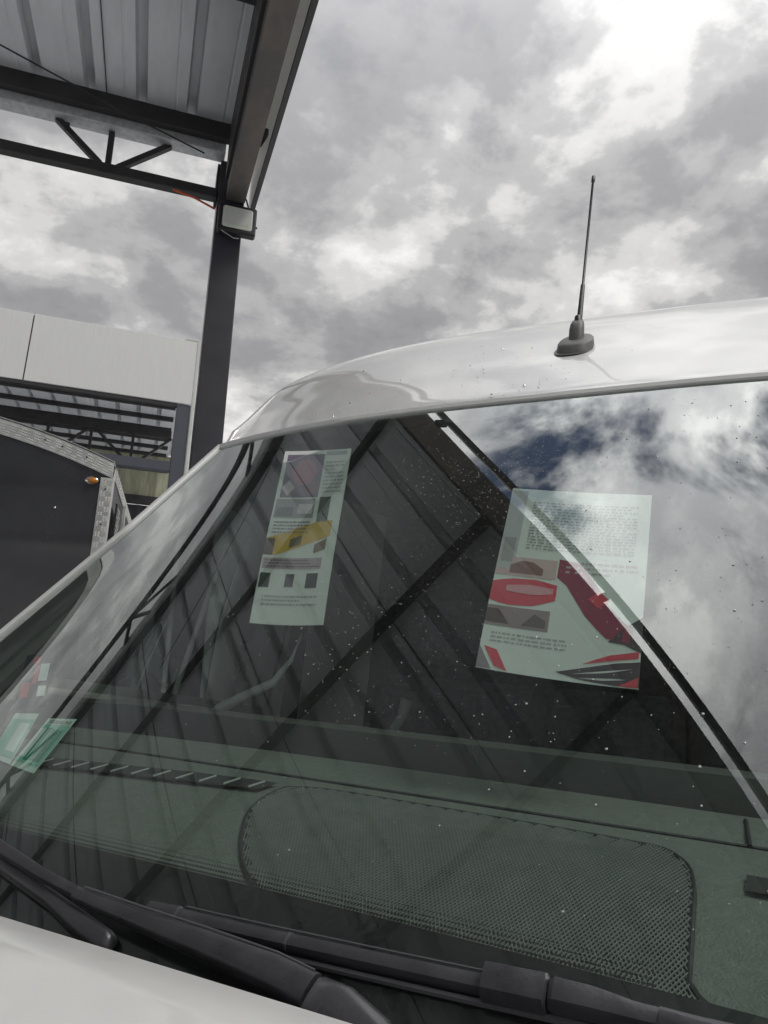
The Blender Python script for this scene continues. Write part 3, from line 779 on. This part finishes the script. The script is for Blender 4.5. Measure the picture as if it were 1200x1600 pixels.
MB().tube([P(x, 0.849 + 0.10 * abs(x / 0.82) ** 3, -0.0625 - 0.012 * abs(x / 0.82) ** 3) for x in [-0.70 + 1.4 * q / 40 for q in range(41)]], 0.0022, 6).build('dash_seam', M['dashdark'], dash)
MB().tube([P(x, y, dz(y) + 0.0004) for (x, y) in ((0.292, 0.852), (0.290, 0.885), (0.288, 0.92))], 0.003, 6).build('panel_joint', M['dashdark'], dash)

# ---- cabin
MB().grid([[P(a * 0.71, y + 0.05 * abs(a) ** 3, ztop(0) + 0.005 + (y - 1.2) * 0.12 - 0.03 * abs(a) ** 3) for a in [-1 + 2 * i / 12 for i in range(13)]] for y in (1.24, 1.4, 1.8, 2.35)]).build('headlining', M['lining'], van, smooth=True)
MB().box(tuple(P(-0.86, 2.33, ZG + 0.36)), tuple(P(0.86, 2.37, 0.72))).build('bulkhead', M['cloth'], van)
MB().box(tuple(P(-0.86, 0.5, ZG + 0.30)), tuple(P(0.86, 2.33, ZG + 0.36))).build('cabin_floor', M['rubber'], van)
for sgn in (-1, 1):
    dr = MB().box(tuple(P(sgn * 0.86 - 0.03, 0.92, ZG + 0.40)), tuple(P(sgn * 0.86 + 0.03, 1.66, 0.0)), 0.02).build('door_card', M['trim'], van)
    MB().bar(P(sgn * 0.82, 1.05, -0.08), P(sgn * 0.82, 1.55, -0.02), 0.05, 0.05).build('armrest', M['trimlight'], dr)
    MB().bar(P(sgn * 0.82, 1.02, 0.02), P(sgn * 0.83, 1.66, 0.02), 0.05, 0.02).build('window_sill', M['trim'], dr)
    MB().tube([P(sgn * 0.87, 1.66, ZG + 0.4), P(sgn * 0.86, 1.67, 0.0), P(sgn * 0.79, 1.66, 0.52)], 0.055, 8).build('b_pillar_trim', M['trim'], van, smooth=True)
    MB().tube([P(sgn * 0.84, 1.34, -0.3), P(sgn * 0.83, 1.34, 0.0), P(sgn * 0.755, 1.34, 0.36)], 0.007, 8).build('lit_frame_edge', M['trimlight'], dr, smooth=True)  # door frame edge catching light, its brightness painted as a pale tube
    MB().tube([P(sgn * (gw(z) - 0.005), gl(sgn * (gw(z) - 0.005), z) + 0.085, z) for z in [-0.1 + 0.64 * q / 8 for q in range(9)]], 0.022, 8).build('a_pillar_trim', M['trim'], van, smooth=True)
    MB().bar(P(sgn * 0.69, 1.58, 0.42), P(sgn * 0.66, 1.56, -0.4), 0.05, 0.004).build('seat_belt', M['belt'], van)
def rbox(lo, hi, bev): return MB().box(tuple(P(*lo)), tuple(P(*hi)), bev)
for (sx, wd) in ((-0.42, 0.25), (0.40, 0.24), (-0.02, 0.17)):
    st = rbox((sx - wd, 1.45, -0.62), (sx + wd, 1.98, -0.46), 0.05).build('seat', M['cloth'], van, smooth=True)
    bk = rbox((sx - wd, 1.95, -0.48), (sx + wd, 2.12, 0.16), 0.05).build('backrest', M['cloth'], st, smooth=True)
    rbox((sx - 0.13, 1.98, 0.20), (sx + 0.13, 2.07, 0.38), 0.035).build('headrest', M['cloth'], st, smooth=True)
    rbox((sx - wd, 1.5, ZG + 0.36), (sx + wd, 1.96, -0.63), 0.01).build('seat_base', M['plastic'], st)
sw = MB()
cwh = P(0.42, 1.26, -0.10)
ring = []
for q in range(37):
    an = 2 * math.pi * q / 36; ring.append(cwh + Vector((math.cos(an) * 0.19, -math.sin(an) * 0.19 * 0.45 * -1, math.sin(an) * 0.19 * 0.89)))
sw.tube(ring, 0.015, 8); swo = sw.build('steering_wheel', M['plastic'], van, smooth=True)
sp_ = MB()
for an in (0, math.pi, -math.pi / 2): sp_.bar(cwh, cwh + Vector((math.cos(an) * 0.18, math.sin(an) * 0.18 * 0.45, math.sin(an) * 0.18 * 0.89)), 0.03, 0.02)
sp_.build('spokes', M['plastic'], swo)
MB().box(tuple(cwh - Vector((0.06, 0.02, 0.05))), tuple(cwh + Vector((0.06, 0.03, 0.05))), 0.02).build('horn_pad', M['plastic'], swo)
# low binnacle hump and the door frame's lower corner trim seen above the dash
hd = MB().tube([P(-0.74, 1.33, -0.03), P(-0.70, 1.34, 0.010), P(-0.64, 1.35, 0.045), P(-0.59, 1.36, 0.075), P(-0.565, 1.37, 0.12), P(-0.55, 1.38, 0.18)], [0.010, 0.013, 0.012, 0.010, 0.006, 0.004], 10).build('door_corner_trim', M['trimlight'], van, smooth=True)
MB().tube([P(-0.28, 1.24, -0.05), P(-0.265, 1.245, 0.0), P(-0.25, 1.25, 0.03), P(-0.242, 1.25, 0.06)], [0.012, 0.010, 0.010, 0.014], 10).build('gear_lever', M['trim'], van, smooth=True)

# ---- wipers
def ring_sec(c, t, n, w, h):
    t = t.normalized(); b = t.cross(n).normalized(); n = b.cross(t).normalized()
    return [c + b * (w / 2 * u) + n * (h * v) for (u, v) in ((-1, 0), (-1, 0.55), (-0.72, 0.93), (-0.3, 1.0), (0.3, 1.0), (0.72, 0.93), (1, 0.55), (1, 0))]
def wsweep(pts, close=False):
    """pts: (x, Z, offset, width, height) along the glass"""
    cs = [G(p[0], p[1], p[2]) for p in pts]; secs = []
    for i, p in enumerate(pts):
        t = cs[min(i + 1, len(cs) - 1)] - cs[max(i - 1, 0)]
        secs.append(ring_sec(cs[i], t, gn(p[0], p[1]), p[3], p[4]))
    return MB().sweep(secs)
w1 = wsweep([(0.052, -0.166, 0.010, 0.027, 0.013), (0.02, -0.1625, 0.010, 0.026, 0.013), (-0.04, -0.1590, 0.010, 0.021, 0.011), (-0.10, -0.1565, 0.010, 0.016, 0.009), (-0.172, -0.1535, 0.011, 0.012, 0.008)]).build('wiper_arm', M['wiper'], van, smooth=True, angle=50)
wsweep([(-0.165, -0.1535, 0.012, 0.010, 0.006), (-0.22, -0.149, 0.012, 0.011, 0.006), (-0.30, -0.140, 0.012, 0.013, 0.006), (-0.42, -0.128, 0.011, 0.012, 0.006), (-0.46, -0.124, 0.010, 0.012, 0.006)]).build('arm_rod', M['wiper'], w1, smooth=True)
k1 = wsweep([(0.052, -0.168, 0.010, 0.024, 0.010), (0.056, -0.1685, 0.010, 0.031, 0.015), (0.075, -0.170, 0.010, 0.032, 0.017), (0.10, -0.177, 0.008, 0.033, 0.018), (0.122, -0.187, 0.004, 0.030, 0.016), (0.140, -0.202, 0.0, 0.022, 0.010)]).build('pivot_cap', mat('pivot_cap', (0.06, 0.06, 0.066), 0.26, rvar=0.08, vscale=20), w1, smooth=True, angle=60)
b1 = wsweep([(-0.118, -0.1705, 0.002, 0.012, 0.006), (-0.124, -0.1705, 0.002, 0.020, 0.012), (-0.145, -0.1675, 0.002, 0.020, 0.013), (-0.20, -0.158, 0.002, 0.014, 0.012), (-0.30, -0.146, 0.002, 0.013, 0.011), (-0.50, -0.131, 0.002, 0.012, 0.010), (-0.62, -0.13, 0.002, 0.010, 0.008)]).build('wiper_blade', M['wiper'], w1, smooth=True, angle=50)
w2 = wsweep([(0.25, -0.1362, 0.008, 0.0125, 0.008), (0.33, -0.141, 0.012, 0.016, 0.010), (0.46, -0.152, 0.014, 0.026, 0.014), (0.56, -0.165, 0.012, 0.034, 0.016)]).build('wiper_arm', M['wiper'], van, smooth=True, angle=50)
wsweep([(0.56, -0.165, 0.010, 0.034, 0.016), (0.58, -0.17, 0.010, 0.040, 0.022), (0.62, -0.185, 0.006, 0.038, 0.022), (0.645, -0.20, 0.0, 0.026, 0.012)]).build('pivot_cap', M['wiper'], w2, smooth=True, angle=60)
BZ = lambda x: float(np.interp(x, [-0.11, 0.0, 0.1, 0.2, 0.33, 0.45], [-0.1475, -0.1445, -0.1410, -0.1375, -0.1355, -0.135]))
wsweep([(x, BZ(x) , 0.002, w, h) for (x, w, h) in ((-0.110, 0.008, 0.004), (-0.106, 0.013, 0.010), (-0.079, 0.0145, 0.011), (-0.0785, 0.0125, 0.009), (0.0, 0.0125, 0.009), (0.10, 0.0125, 0.009), (0.20, 0.0125, 0.009), (0.33, 0.0125, 0.009), (0.45, 0.010, 0.007))]).build('wiper_blade', M['wiper'], w2, smooth=True, angle=40)
edge = mat('wiper_edge', (0.085, 0.085, 0.092), 0.38)  # paler than the wiper plastic, also carries the painted edge highlights
MB().tube([G(x, BZ(x) - 0.0066, 0.002) for x in [-0.10 + 0.54 * q / 18 for q in range(19)]], 0.0026, 6).build('blade_rubber', edge, w2, smooth=True)
MB().tube([G(x, BZ(x) + 0.0052, 0.0075) for x in [-0.075 + 0.515 * q / 18 for q in range(19)]], 0.0008, 5).build('blade_highlight', edge, w2, smooth=True)  # highlight on the blade's upper edge, drawn as a pale line
wsweep([(0.150, BZ(0.150) + 0.001, 0.003, 0.020, 0.011), (0.1515, BZ(0.15) + 0.001, 0.002, 0.0245, 0.0155), (0.188, BZ(0.188) + 0.001, 0.002, 0.0245, 0.0155), (0.1895, BZ(0.19) + 0.001, 0.002, 0.022, 0.013)]).build('blade_clip', M['wiper'], w2, smooth=True, angle=35)
wsweep([(0.1905, BZ(0.19) + 0.0008, 0.004, 0.018, 0.011), (0.194, BZ(0.194) + 0.0008, 0.004, 0.0205, 0.0145), (0.215, BZ(0.215) + 0.0005, 0.005, 0.019, 0.0135), (0.238, BZ(0.238), 0.005, 0.0145, 0.011), (0.258, BZ(0.258), 0.005, 0.0135, 0.010)]).build('arm_hook', M['wiper'], w2, smooth=True, angle=35)
for xx in (0.016, -0.0785):
    wsweep([(xx - 0.0008, BZ(xx), 0.002, 0.0135, 0.0100), (xx + 0.0008, BZ(xx), 0.002, 0.0135, 0.0100)]).build('blade_joint', edge, w2)
# edge highlight of the first arm, painted as a thin pale strip
MB().tube([G(x, z, 0.018) for (x, z) in ((0.05, -0.1575), (0.02, -0.1545), (-0.04, -0.1525), (-0.10, -0.1515), (-0.165, -0.1500))], 0.0009, 5).build('arm_highlight', edge, w1, smooth=True)

# ---- antenna
def ant_ring(cx_, y, z, rx, ry, n=24):
    out = []
    for i in range(n):
        a = 2 * math.pi * i / n; ca, sa = math.cos(a), math.sin(a)
        px = math.copysign(abs(ca) ** 0.75, ca) * rx * (1 - 0.25 * max(0, sa)); py = math.copysign(abs(sa) ** 0.75, sa) * ry
        out.append(P(cx_ + px, y + py, z + 0.85 * py))
    return out
ay, az = 1.325, 0.742
abm = mat('antenna_base_plastic', (0.10, 0.098, 0.095), 0.5, bump=0.08, bscale=600)
ab = MB().sweep([ant_ring(0, ay, az - 0.012, .0385, .043), ant_ring(0, ay, az + 0.005, .0385, .043), ant_ring(0, ay + 0.001, az + 0.007, .0355, .040)]).build('antenna_gasket', M['plastic'], van, smooth=True, angle=30)
MB().sweep([ant_ring(0, ay + 0.001, az + 0.006, .0345, .039), ant_ring(0, ay + 0.001, az + 0.022, .0330, .0375), ant_ring(0, ay + 0.002, az + 0.027, .0290, .0335), ant_ring(0, ay + 0.004, az + 0.031, .0165, .0225)]).build('antenna_base', abm, ab, smooth=True, angle=28)
MB().sweep([ant_ring(0, ay + 0.002, az + 0.026, .0142, .0180), ant_ring(0, ay + 0.002, az + 0.050, .0138, .0170), ant_ring(0, ay + 0.003, az + 0.061, .0125, .0145), ant_ring(0, ay + 0.004, az + 0.068, .009, .010)]).build('antenna_hinge', abm, ab, smooth=True, angle=28)
mast = MB().tube([P(0, 1.330, .795), P(0, 1.334, .818), P(0, 1.345, .825), P(0, 1.36, .907), P(0, 1.361, .911), P(0, 1.41, 1.195), P(0, 1.411, 1.197), P(0, 1.4145, 1.213), P(0, 1.415, 1.216)], [0.0085, 0.0085, 0.0062, 0.0050, 0.0033, 0.0028, 0.0046, 0.0046, 0.002], 10).build('antenna_mast', M['plastic'], ab, smooth=True)
MB().tube([P(0, 1.361 + (1.41 - 1.361) * q / 240 + 0.0022 * math.sin(q * 1.25), .911 + (1.195 - .911) * q / 240) + Vector((0.0025 * math.cos(q * 1.25), 0, 0)) for q in range(241)], 0.0010, 4).build('mast_winding', M['plastic'], ab)

# ---- rain beads and dust specks
rng = random.Random(3)
def speck(mb, c, n, r, h):
    n = n.normalized(); a = n.cross(Vector((1, 0.2, 0.1))).normalized(); b = n.cross(a)
    ri = [c + (a * math.cos(q * math.pi / 3) + b * math.sin(q * math.pi / 3)) * r * rng.uniform(0.75, 1.2) for q in range(6)]
    r2 = [c + (p - c) * 0.55 + n * h * 0.8 for p in ri]
    mb.add(ri + r2 + [c + n * h], [(q, (q + 1) % 6, 6 + (q + 1) % 6, 6 + q) for q in range(6)] + [(6 + q, 6 + (q + 1) % 6, 12) for q in range(6)])
sm = MB(); wm = MB()
for k in range(2400):
    u = rng.random()
    if u < 0.55: x = rng.gauss(-0.05, 0.12); Z = rng.uniform(0.0, 0.52)
    else: x = rng.uniform(-0.5, 0.35); Z = rng.uniform(-0.10, 0.53)
    if rng.random() < 0.25: x = rng.gauss(-0.02, 0.06); Z = rng.gauss(0.36, 0.07)
    if abs(x) > 0.6 or not (-0.1 < Z < 0.54): continue
    r_ = min(0.0010, 0.00034 * math.exp(abs(rng.gauss(0, 0.55))))
    speck(sm, G(x, Z, 0.0003), gn(x, Z), r_, r_ * 0.3)
for k in range(110):
    x = rng.uniform(0.1, 0.45); Z = rng.uniform(0.0, 0.54); r_ = rng.uniform(0.0006, 0.0017)
    speck(wm, G(x, Z, 0.0003), gn(x, Z), r_, r_ * 0.6)
sm.build('dust_specks', M['dirt'], van, kind='stuff')
wr_ = MB()
for k in range(1700):
    x = rng.uniform(-0.5, 0.62); f = rng.uniform(0.02, 0.62) ** 1.0
    if rng.random() > 0.25 + 0.75 * sstep((x + 0.1) / 0.5): continue
    idx = f * 34; i0 = int(idx); t = idx - i0
    yc, zc = lerp(rc[i0], rc[i0 + 1], t); xe, ye, ze = lerp(re[i0], re[i0 + 1], t); a = x / xe
    y = yc + (ye - yc) * abs(a) ** 3; z = zc + (ze - zc) * abs(a) ** 3.6
    sl_ = (rc[i0 + 1][1] - rc[i0][1]) / (rc[i0 + 1][0] - rc[i0][0])
    nrm = Vector((0, -sl_, 1)).normalized(); r_ = 0.0008 * math.exp(abs(rng.gauss(0, 0.6)))
    speck(wr_, P(x, y, z) + nrm * 0.0003, nrm, r_, r_ * 0.55)
wm.v and wr_.add(wm.v, wm.f)
wr_.build('rain_beads', M['water'], van, kind='stuff', smooth=True)

# ================================================================== paper sheets and stickers behind the glass
def s2l(c): c = c / 255; return c / 12.92 if c <= 0.04045 else ((c + 0.055) / 1.055) ** 2.4
INK = {}
REF = (128, 148, 136)
def ink(c):
    if c not in INK:
        lin = [min(0.82, 0.74 * s2l(a) / s2l(b)) for a, b in zip(c, REF)]
        INK[c] = mat('print_%d_%d_%d' % c, tuple(lin), 0.75, var=0.04, vscale=30)
    return INK[c]
def sheet(name, corners, polys, label, cat, thick=0.0006):
    """corners bl, br, tr, tl in van space; polys: ([(u, w), ...], colour, layer) printed on it, w upwards"""
    bl, br, tr_, tl = [P(*c) for c in corners]
    org = (bl + br) / 2
    e = empty(name, label=label, cat=cat, mtx=VMAT @ Matrix.Translation(org))
    nrm = (br - bl).cross(tl - bl).normalized()
    if nrm.y > 0: nrm = -nrm
    def pt(u, w):                        # a slightly curled page
        p = bl.lerp(br, u).lerp(tl.lerp(tr_, u), w)
        return p - org + nrm * (0.006 * (u - 0.5) ** 2 * 4 * (1 - 0.6 * w) + 0.002 * math.sin(w * 5))
    rows = [[pt(i / 16, j / 20) for i in range(17)] for j in range(21)]
    MB().grid(rows).build('paper', mat('paper', (0.80, 0.82, 0.79), 0.75, var=0.03, vscale=20), e, smooth=True)
    MB().grid([[p - nrm * thick for p in r] for r in rows]).build('paper_back', mat('paper', (0.8, 0.8, 0.8)), e, smooth=True)
    mats = []; mi = []; mb = MB()
    for (pts, c, lay) in polys:
        if c not in mats: mats.append(c)
        # cut wide shapes into strips so that they follow the curl
        us = [p[0] for p in pts]; u0, u1 = min(us), max(us); n = max(1, int((u1 - u0) / 0.07)); m_ = len(pts)
        def span(u):
            ys = []
            for k in range(m_):
                (a, b), (c_, d) = pts[k], pts[(k + 1) % m_]
                if (a - u) * (c_ - u) <= 0 and abs(a - c_) > 1e-9: ys.append(b + (d - b) * (u - a) / (c_ - a))
            return (min(ys), max(ys)) if ys else None
        for k in range(n):
            ua, ub = lerp(u0, u1, k / n) + 1e-6, lerp(u0, u1, (k + 1) / n) - 1e-6
            sa_, sb_ = span(ua), span(ub)
            if not sa_ or not sb_: continue
            nn = max(1, int((max(sa_[1], sb_[1]) - min(sa_[0], sb_[0])) / 0.10))
            for q in range(nn):
                f0, f1 = q / nn, (q + 1) / nn
                mb.add([pt(ua, lerp(*sa_, f0)) + nrm * (0.0004 + lay * 0.0002), pt(ub, lerp(*sb_, f0)) + nrm * (0.0004 + lay * 0.0002), pt(ub, lerp(*sb_, f1)) + nrm * (0.0004 + lay * 0.0002), pt(ua, lerp(*sa_, f1)) + nrm * (0.0004 + lay * 0.0002)], [(0, 1, 2, 3)]); mi.append(mats.index(c))
    o = mb.build('print', [ink(c) for c in mats], e, recalc=False)
    o.data.polygons.foreach_set('material_index', mi); o.data.update()
    return e
def rect(u0, u1, w0, w1): return [(u0, w0), (u1, w0), (u1, w1), (u0, w1)]
def oval(u, w, a, b): return [(u + a * math.cos(q * math.pi / 9), w + b * math.sin(q * math.pi / 9)) for q in range(18)]
def rules(u0, u1, w0, w1, n, c, lay, seed):
    """rows of illegible small print"""
    rg_ = random.Random(seed); out = []
    for k in range(n):
        w = lerp(w1, w0, (k + 0.5) / n); h = (w1 - w0) / n * 0.21; u = u0
        while u < u1:
            l_ = min(rg_.uniform(0.008, 0.045), u1 - u); out.append((rect(u, u + l_, w - h, w + h), c, lay)); u += l_ + rg_.uniform(0.006, 0.016)
            if rg_.random() < 0.03 and u > u0 + 0.5 * (u1 - u0): break
    return out
def xr(r, y): return CX + r * y
A_ = [(rect(0.06, 0.62, 0.70, 0.975), (72, 76, 82), 0), (oval(0.36, 0.86, 0.19, 0.085), (100, 82, 86), 1), (oval(0.16, 0.76, 0.10, 0.05), (118, 128, 122), 1), (oval(0.50, 0.75, 0.10, 0.035), (84, 74, 74), 1),
      (rect(0.64, 0.95, 0.965, 0.99), (95, 115, 110), 0), (rect(0.03, 0.60, 0.575, 0.69), (92, 104, 100), 0), (rect(0.66, 0.82, 0.55, 0.70), (60, 74, 66), 0),
      (rect(0.06, 0.30, 0.585, 0.64), (70, 82, 78), 1), (rect(0.36, 0.57, 0.60, 0.66), (128, 140, 132), 1),
      ([(0.0, 0.36), (0.16, 0.36), (0.9, 0.465), (0.9, 0.555), (0.7, 0.555), (0.0, 0.455)], (126, 120, 50), 0),
      ([(0.0, 0.36), (0.13, 0.36), (0.13, 0.455), (0.0, 0.455)], (48, 46, 32), 1), ([(0.34, 0.40), (0.50, 0.42), (0.50, 0.475), (0.34, 0.45)], (72, 76, 56), 1), ([(0.70, 0.37), (0.86, 0.39), (0.86, 0.45), (0.70, 0.42)], (70, 72, 52), 1),
      (rect(0.02, 0.84, 0.285, 0.345), (104, 106, 104), 0), (rect(0.02, 0.16, 0.185, 0.262), (40, 54, 48), 0), (rect(0.37, 0.49, 0.190, 0.258), (54, 58, 58), 0), (rect(0.66, 0.82, 0.185, 0.262), (30, 34, 36), 0)]
A_ += rules(0.66, 0.95, 0.72, 0.93, 9, (98, 112, 106), 1, 5) + rules(0.05, 0.82, 0.29, 0.34, 3, (60, 64, 64), 1, 6) + rules(0.10, 0.85, 0.09, 0.15, 3, (96, 110, 104), 1, 8) + rules(0.06, 0.58, 0.48, 0.56, 4, (74, 84, 80), 1, 9)
YA = 1.04
sheet('notice_sheet', ((xr(-.713, YA - .04), YA - .04, .140 * (YA - .04)), (xr(-.580, YA - .04), YA - .04, .143 * (YA - .04)), (xr(-.575, YA + .05), YA + .05, .428 * (YA + .05)), (xr(-.700, YA + .05), YA + .05, .430 * (YA + .05))), A_, 'narrow notice with yellow band hanging behind the passenger side windscreen', 'notice')
RD, DR, BKc = (128, 58, 62), (88, 50, 58), (52, 54, 54)
B_ = [(rect(0.0, 0.125, 0.52, 0.985), (112, 128, 122), 0), (rect(0.02, 0.105, 0.56, 0.70), (96, 108, 100), 1),
      ([(0.0, 0.345), (0.12, 0.325), (0.30, 0.335), (0.44, 0.375), (0.44, 0.455), (0.30, 0.475), (0.12, 0.47), (0.0, 0.445)], RD, 0),
      ([(0.10, 0.40), (0.30, 0.39), (0.42, 0.41), (0.42, 0.435), (0.25, 0.445), (0.10, 0.43)], (132, 108, 106), 1),
      ([(0.43, 0.60), (0.57, 0.585), (0.70, 0.475), (0.82, 0.335), (0.93, 0.275), (0.93, 0.20), (0.78, 0.215), (0.62, 0.33), (0.52, 0.45), (0.43, 0.50)], DR, 0),
      (oval(0.72, 0.40, 0.07, 0.045), RD, 1), (rect(0.0, 0.42, 0.485, 0.59), (124, 122, 114), 0), ([(0.10, 0.50), (0.33, 0.50), (0.33, 0.535), (0.28, 0.545), (0.25, 0.572), (0.14, 0.572), (0.10, 0.545)], (84, 74, 66), 1), ([(0.155, 0.545), (0.245, 0.545), (0.235, 0.565), (0.16, 0.565)], (140, 142, 138), 2),
      (rect(0.0, 0.42, 0.215, 0.318), (92, 94, 88), 0), ([(0.0, 0.23), (0.16, 0.23), (0.15, 0.27), (0.10, 0.30), (0.0, 0.30)], (58, 54, 52), 1), ([(0.24, 0.23), (0.40, 0.23), (0.40, 0.265), (0.35, 0.295), (0.27, 0.295)], (66, 68, 64), 1), (oval(0.51, 0.27, 0.05, 0.042), (118, 126, 118), 0),
      ([(0.80, 0.20), (0.93, 0.19), (1.0, 0.16), (1.0, 0.33), (0.93, 0.30)], BKc, 0),
      ([(0.0, 0.004), (0.10, 0.004), (0.03, 0.09), (0.0, 0.11)], (84, 92, 88), 0), ([(0.03, 0.11), (0.10, 0.115), (0.20, 0.004), (0.13, 0.004)], RD, 1), ([(0.10, 0.115), (0.13, 0.115), (0.225, 0.004), (0.20, 0.004)], BKc, 0),
      ([(0.50, 0.035), (0.70, 0.075), (0.86, 0.105), (1.0, 0.12), (1.0, 0.004), (0.84, 0.004), (0.66, 0.012)], BKc, 0), ([(0.60, 0.035), (0.80, 0.065), (0.96, 0.085), (0.80, 0.055)], (130, 148, 136), 1), ([(0.64, 0.020), (0.85, 0.035), (0.93, 0.035), (0.80, 0.02)], (118, 136, 126), 1),
      ([(0.66, 0.085), (0.84, 0.115), (0.99, 0.135), (0.99, 0.165), (0.80, 0.135)], RD, 1), ([(0.88, 0.004), (0.995, 0.004), (0.995, 0.05)], RD, 2)]
B_ += rules(0.18, 0.92, 0.64, 0.93, 17, (100, 110, 104), 1, 3) + rules(0.48, 0.95, 0.52, 0.60, 3, (110, 118, 112), 0, 4) + rules(0.06, 0.55, 0.13, 0.19, 3, (104, 118, 110), 0, 7)
sheet('printed_sheet', ((xr(-.338, .88), .88, .097 * .88), (xr(-.129, .88), .88, .084 * .88), (xr(-.118, .955), .955, .336 * .955), (xr(-.305, .955), .955, .352 * .955)), B_, 'larger paper sheet with red print in the middle of the windscreen', 'paper sheet')

# teal permit sticker in the lower corner of the glass
def on_glass_patch(a, b, c, d, off, n=6):
    rows = []
    for j in range(n + 1):
        r = []
        for i in range(n + 1):
            u, w = i / n, j / n
            x = lerp(lerp(a[0], b[0], u), lerp(d[0], c[0], u), w); z = lerp(lerp(a[1], b[1], u), lerp(d[1], c[1], u), w)
            r.append(G(x, z, off))
        rows.append(r)
    return rows
def sticker(name, quad, label, base, panels, cat='sticker'):
    """quad: bl, br, tr, tl as (x, Z) on the glass; panels: (u0, u1, w0, w1, material)"""
    a, b, c, d = quad
    org = G((a[0] + b[0]) / 2, (a[1] + b[1]) / 2, -0.005)
    e = empty(name, label=label, cat=cat, mtx=VMAT @ Matrix.Translation(org))
    def sub(u, w): return (lerp(lerp(a[0], b[0], u), lerp(d[0], c[0], u), w), lerp(lerp(a[1], b[1], u), lerp(d[1], c[1], u), w))
    mb = MB().grid(on_glass_patch(a, b, c, d, -0.0052)); mb.v = [tuple(Vector(p) - org) for p in mb.v]; mb.build('backing', base, e, solid=0.0002)
    for k, (u0, u1, w0, w1, m_) in enumerate(panels):
        mb = MB().grid(on_glass_patch(sub(u0, w0), sub(u1, w0), sub(u1, w1), sub(u0, w1), -0.0046 + 0.0002 * (k % 2), 4)); mb.v = [tuple(Vector(p) - org) for p in mb.v]
        mb.build('print_panel', m_, e)
    return e, sub, org
tealb = mat('sticker_pale', (0.62, 0.74, 0.68), 0.6); teal = mat('sticker_teal', (0.30, 0.58, 0.48), 0.6); tealD = mat('sticker_dark_teal', (0.0, 0.22, 0.15), 0.6)
blk = mat('sticker_ink', (0.02, 0.03, 0.03), 0.6); wht = mat('sticker_white', (0.72, 0.80, 0.76), 0.6)
lines = []
for k in range(7):
    u = 0.50 + k * 0.058
    q = 0.17
    rg_ = random.Random(k)
    while q < 0.76:
        l_ = rg_.uniform(0.015, 0.05); lines.append((u, u + 0.030, q, min(0.78, q + l_), blk)); q += l_ + rg_.uniform(0.008, 0.02)
eC, subC, orgC = sticker('permit_sticker', ((-0.416, -0.0735), (-0.366, -0.0760), (-0.378, -0.0200), (-0.428, -0.0235)), 'small teal permit sticker with black print in the lower corner of the windscreen', tealb,
    [(0.04, 0.98, 0.10, 0.86, teal), (0.27, 0.45, 0.15, 0.80, tealD), (0.04, 0.27, 0.2, 0.78, wht)] + lines)
p0 = Vector(G(*subC(0.14, 0.885), -0.0042)); px_ = Vector(G(*subC(0.94, 0.885), -0.0042)) - p0; py_ = Vector(G(*subC(0.14, 0.97), -0.0042)) - p0
xa = px_.normalized(); za = xa.cross(py_).normalized(); ya = za.cross(xa)
tm_ = Matrix((xa, ya, za)).transposed().to_4x4(); tm_.translation = p0 - orgC
tx = text_mesh('lettering', 'TODO EL PAIS', 0.0072, blk, eC, tm_)
red = mat('sticker_red', (0.55, 0.05, 0.05), 0.6); dgr = mat('sticker_black', (0.02, 0.025, 0.028), 0.6)
sticker('dark_sticker', ((-0.520, -0.020), (-0.455, -0.012), (-0.560, 0.058), (-0.640, 0.052)), 'black sticker with red and grey print low on the windscreen edge', dgr,
    [(0.12, 0.40, 0.18, 0.44, red), (0.45, 0.60, 0.40, 0.75, red), (0.62, 0.90, 0.45, 0.78, wht), (0.68, 0.92, 0.18, 0.36, wht), (0.3, 0.55, 0.80, 0.94, red)])
sticker('permit_sticker', ((-0.470, -0.0700), (-0.418, -0.0730), (-0.455, -0.0200), (-0.505, -0.0235)), 'second teal sticker at the very edge beside the permit sticker', tealb,
    [(0.04, 0.98, 0.10, 0.86, teal), (0.5, 0.9, 0.2, 0.78, wht)])
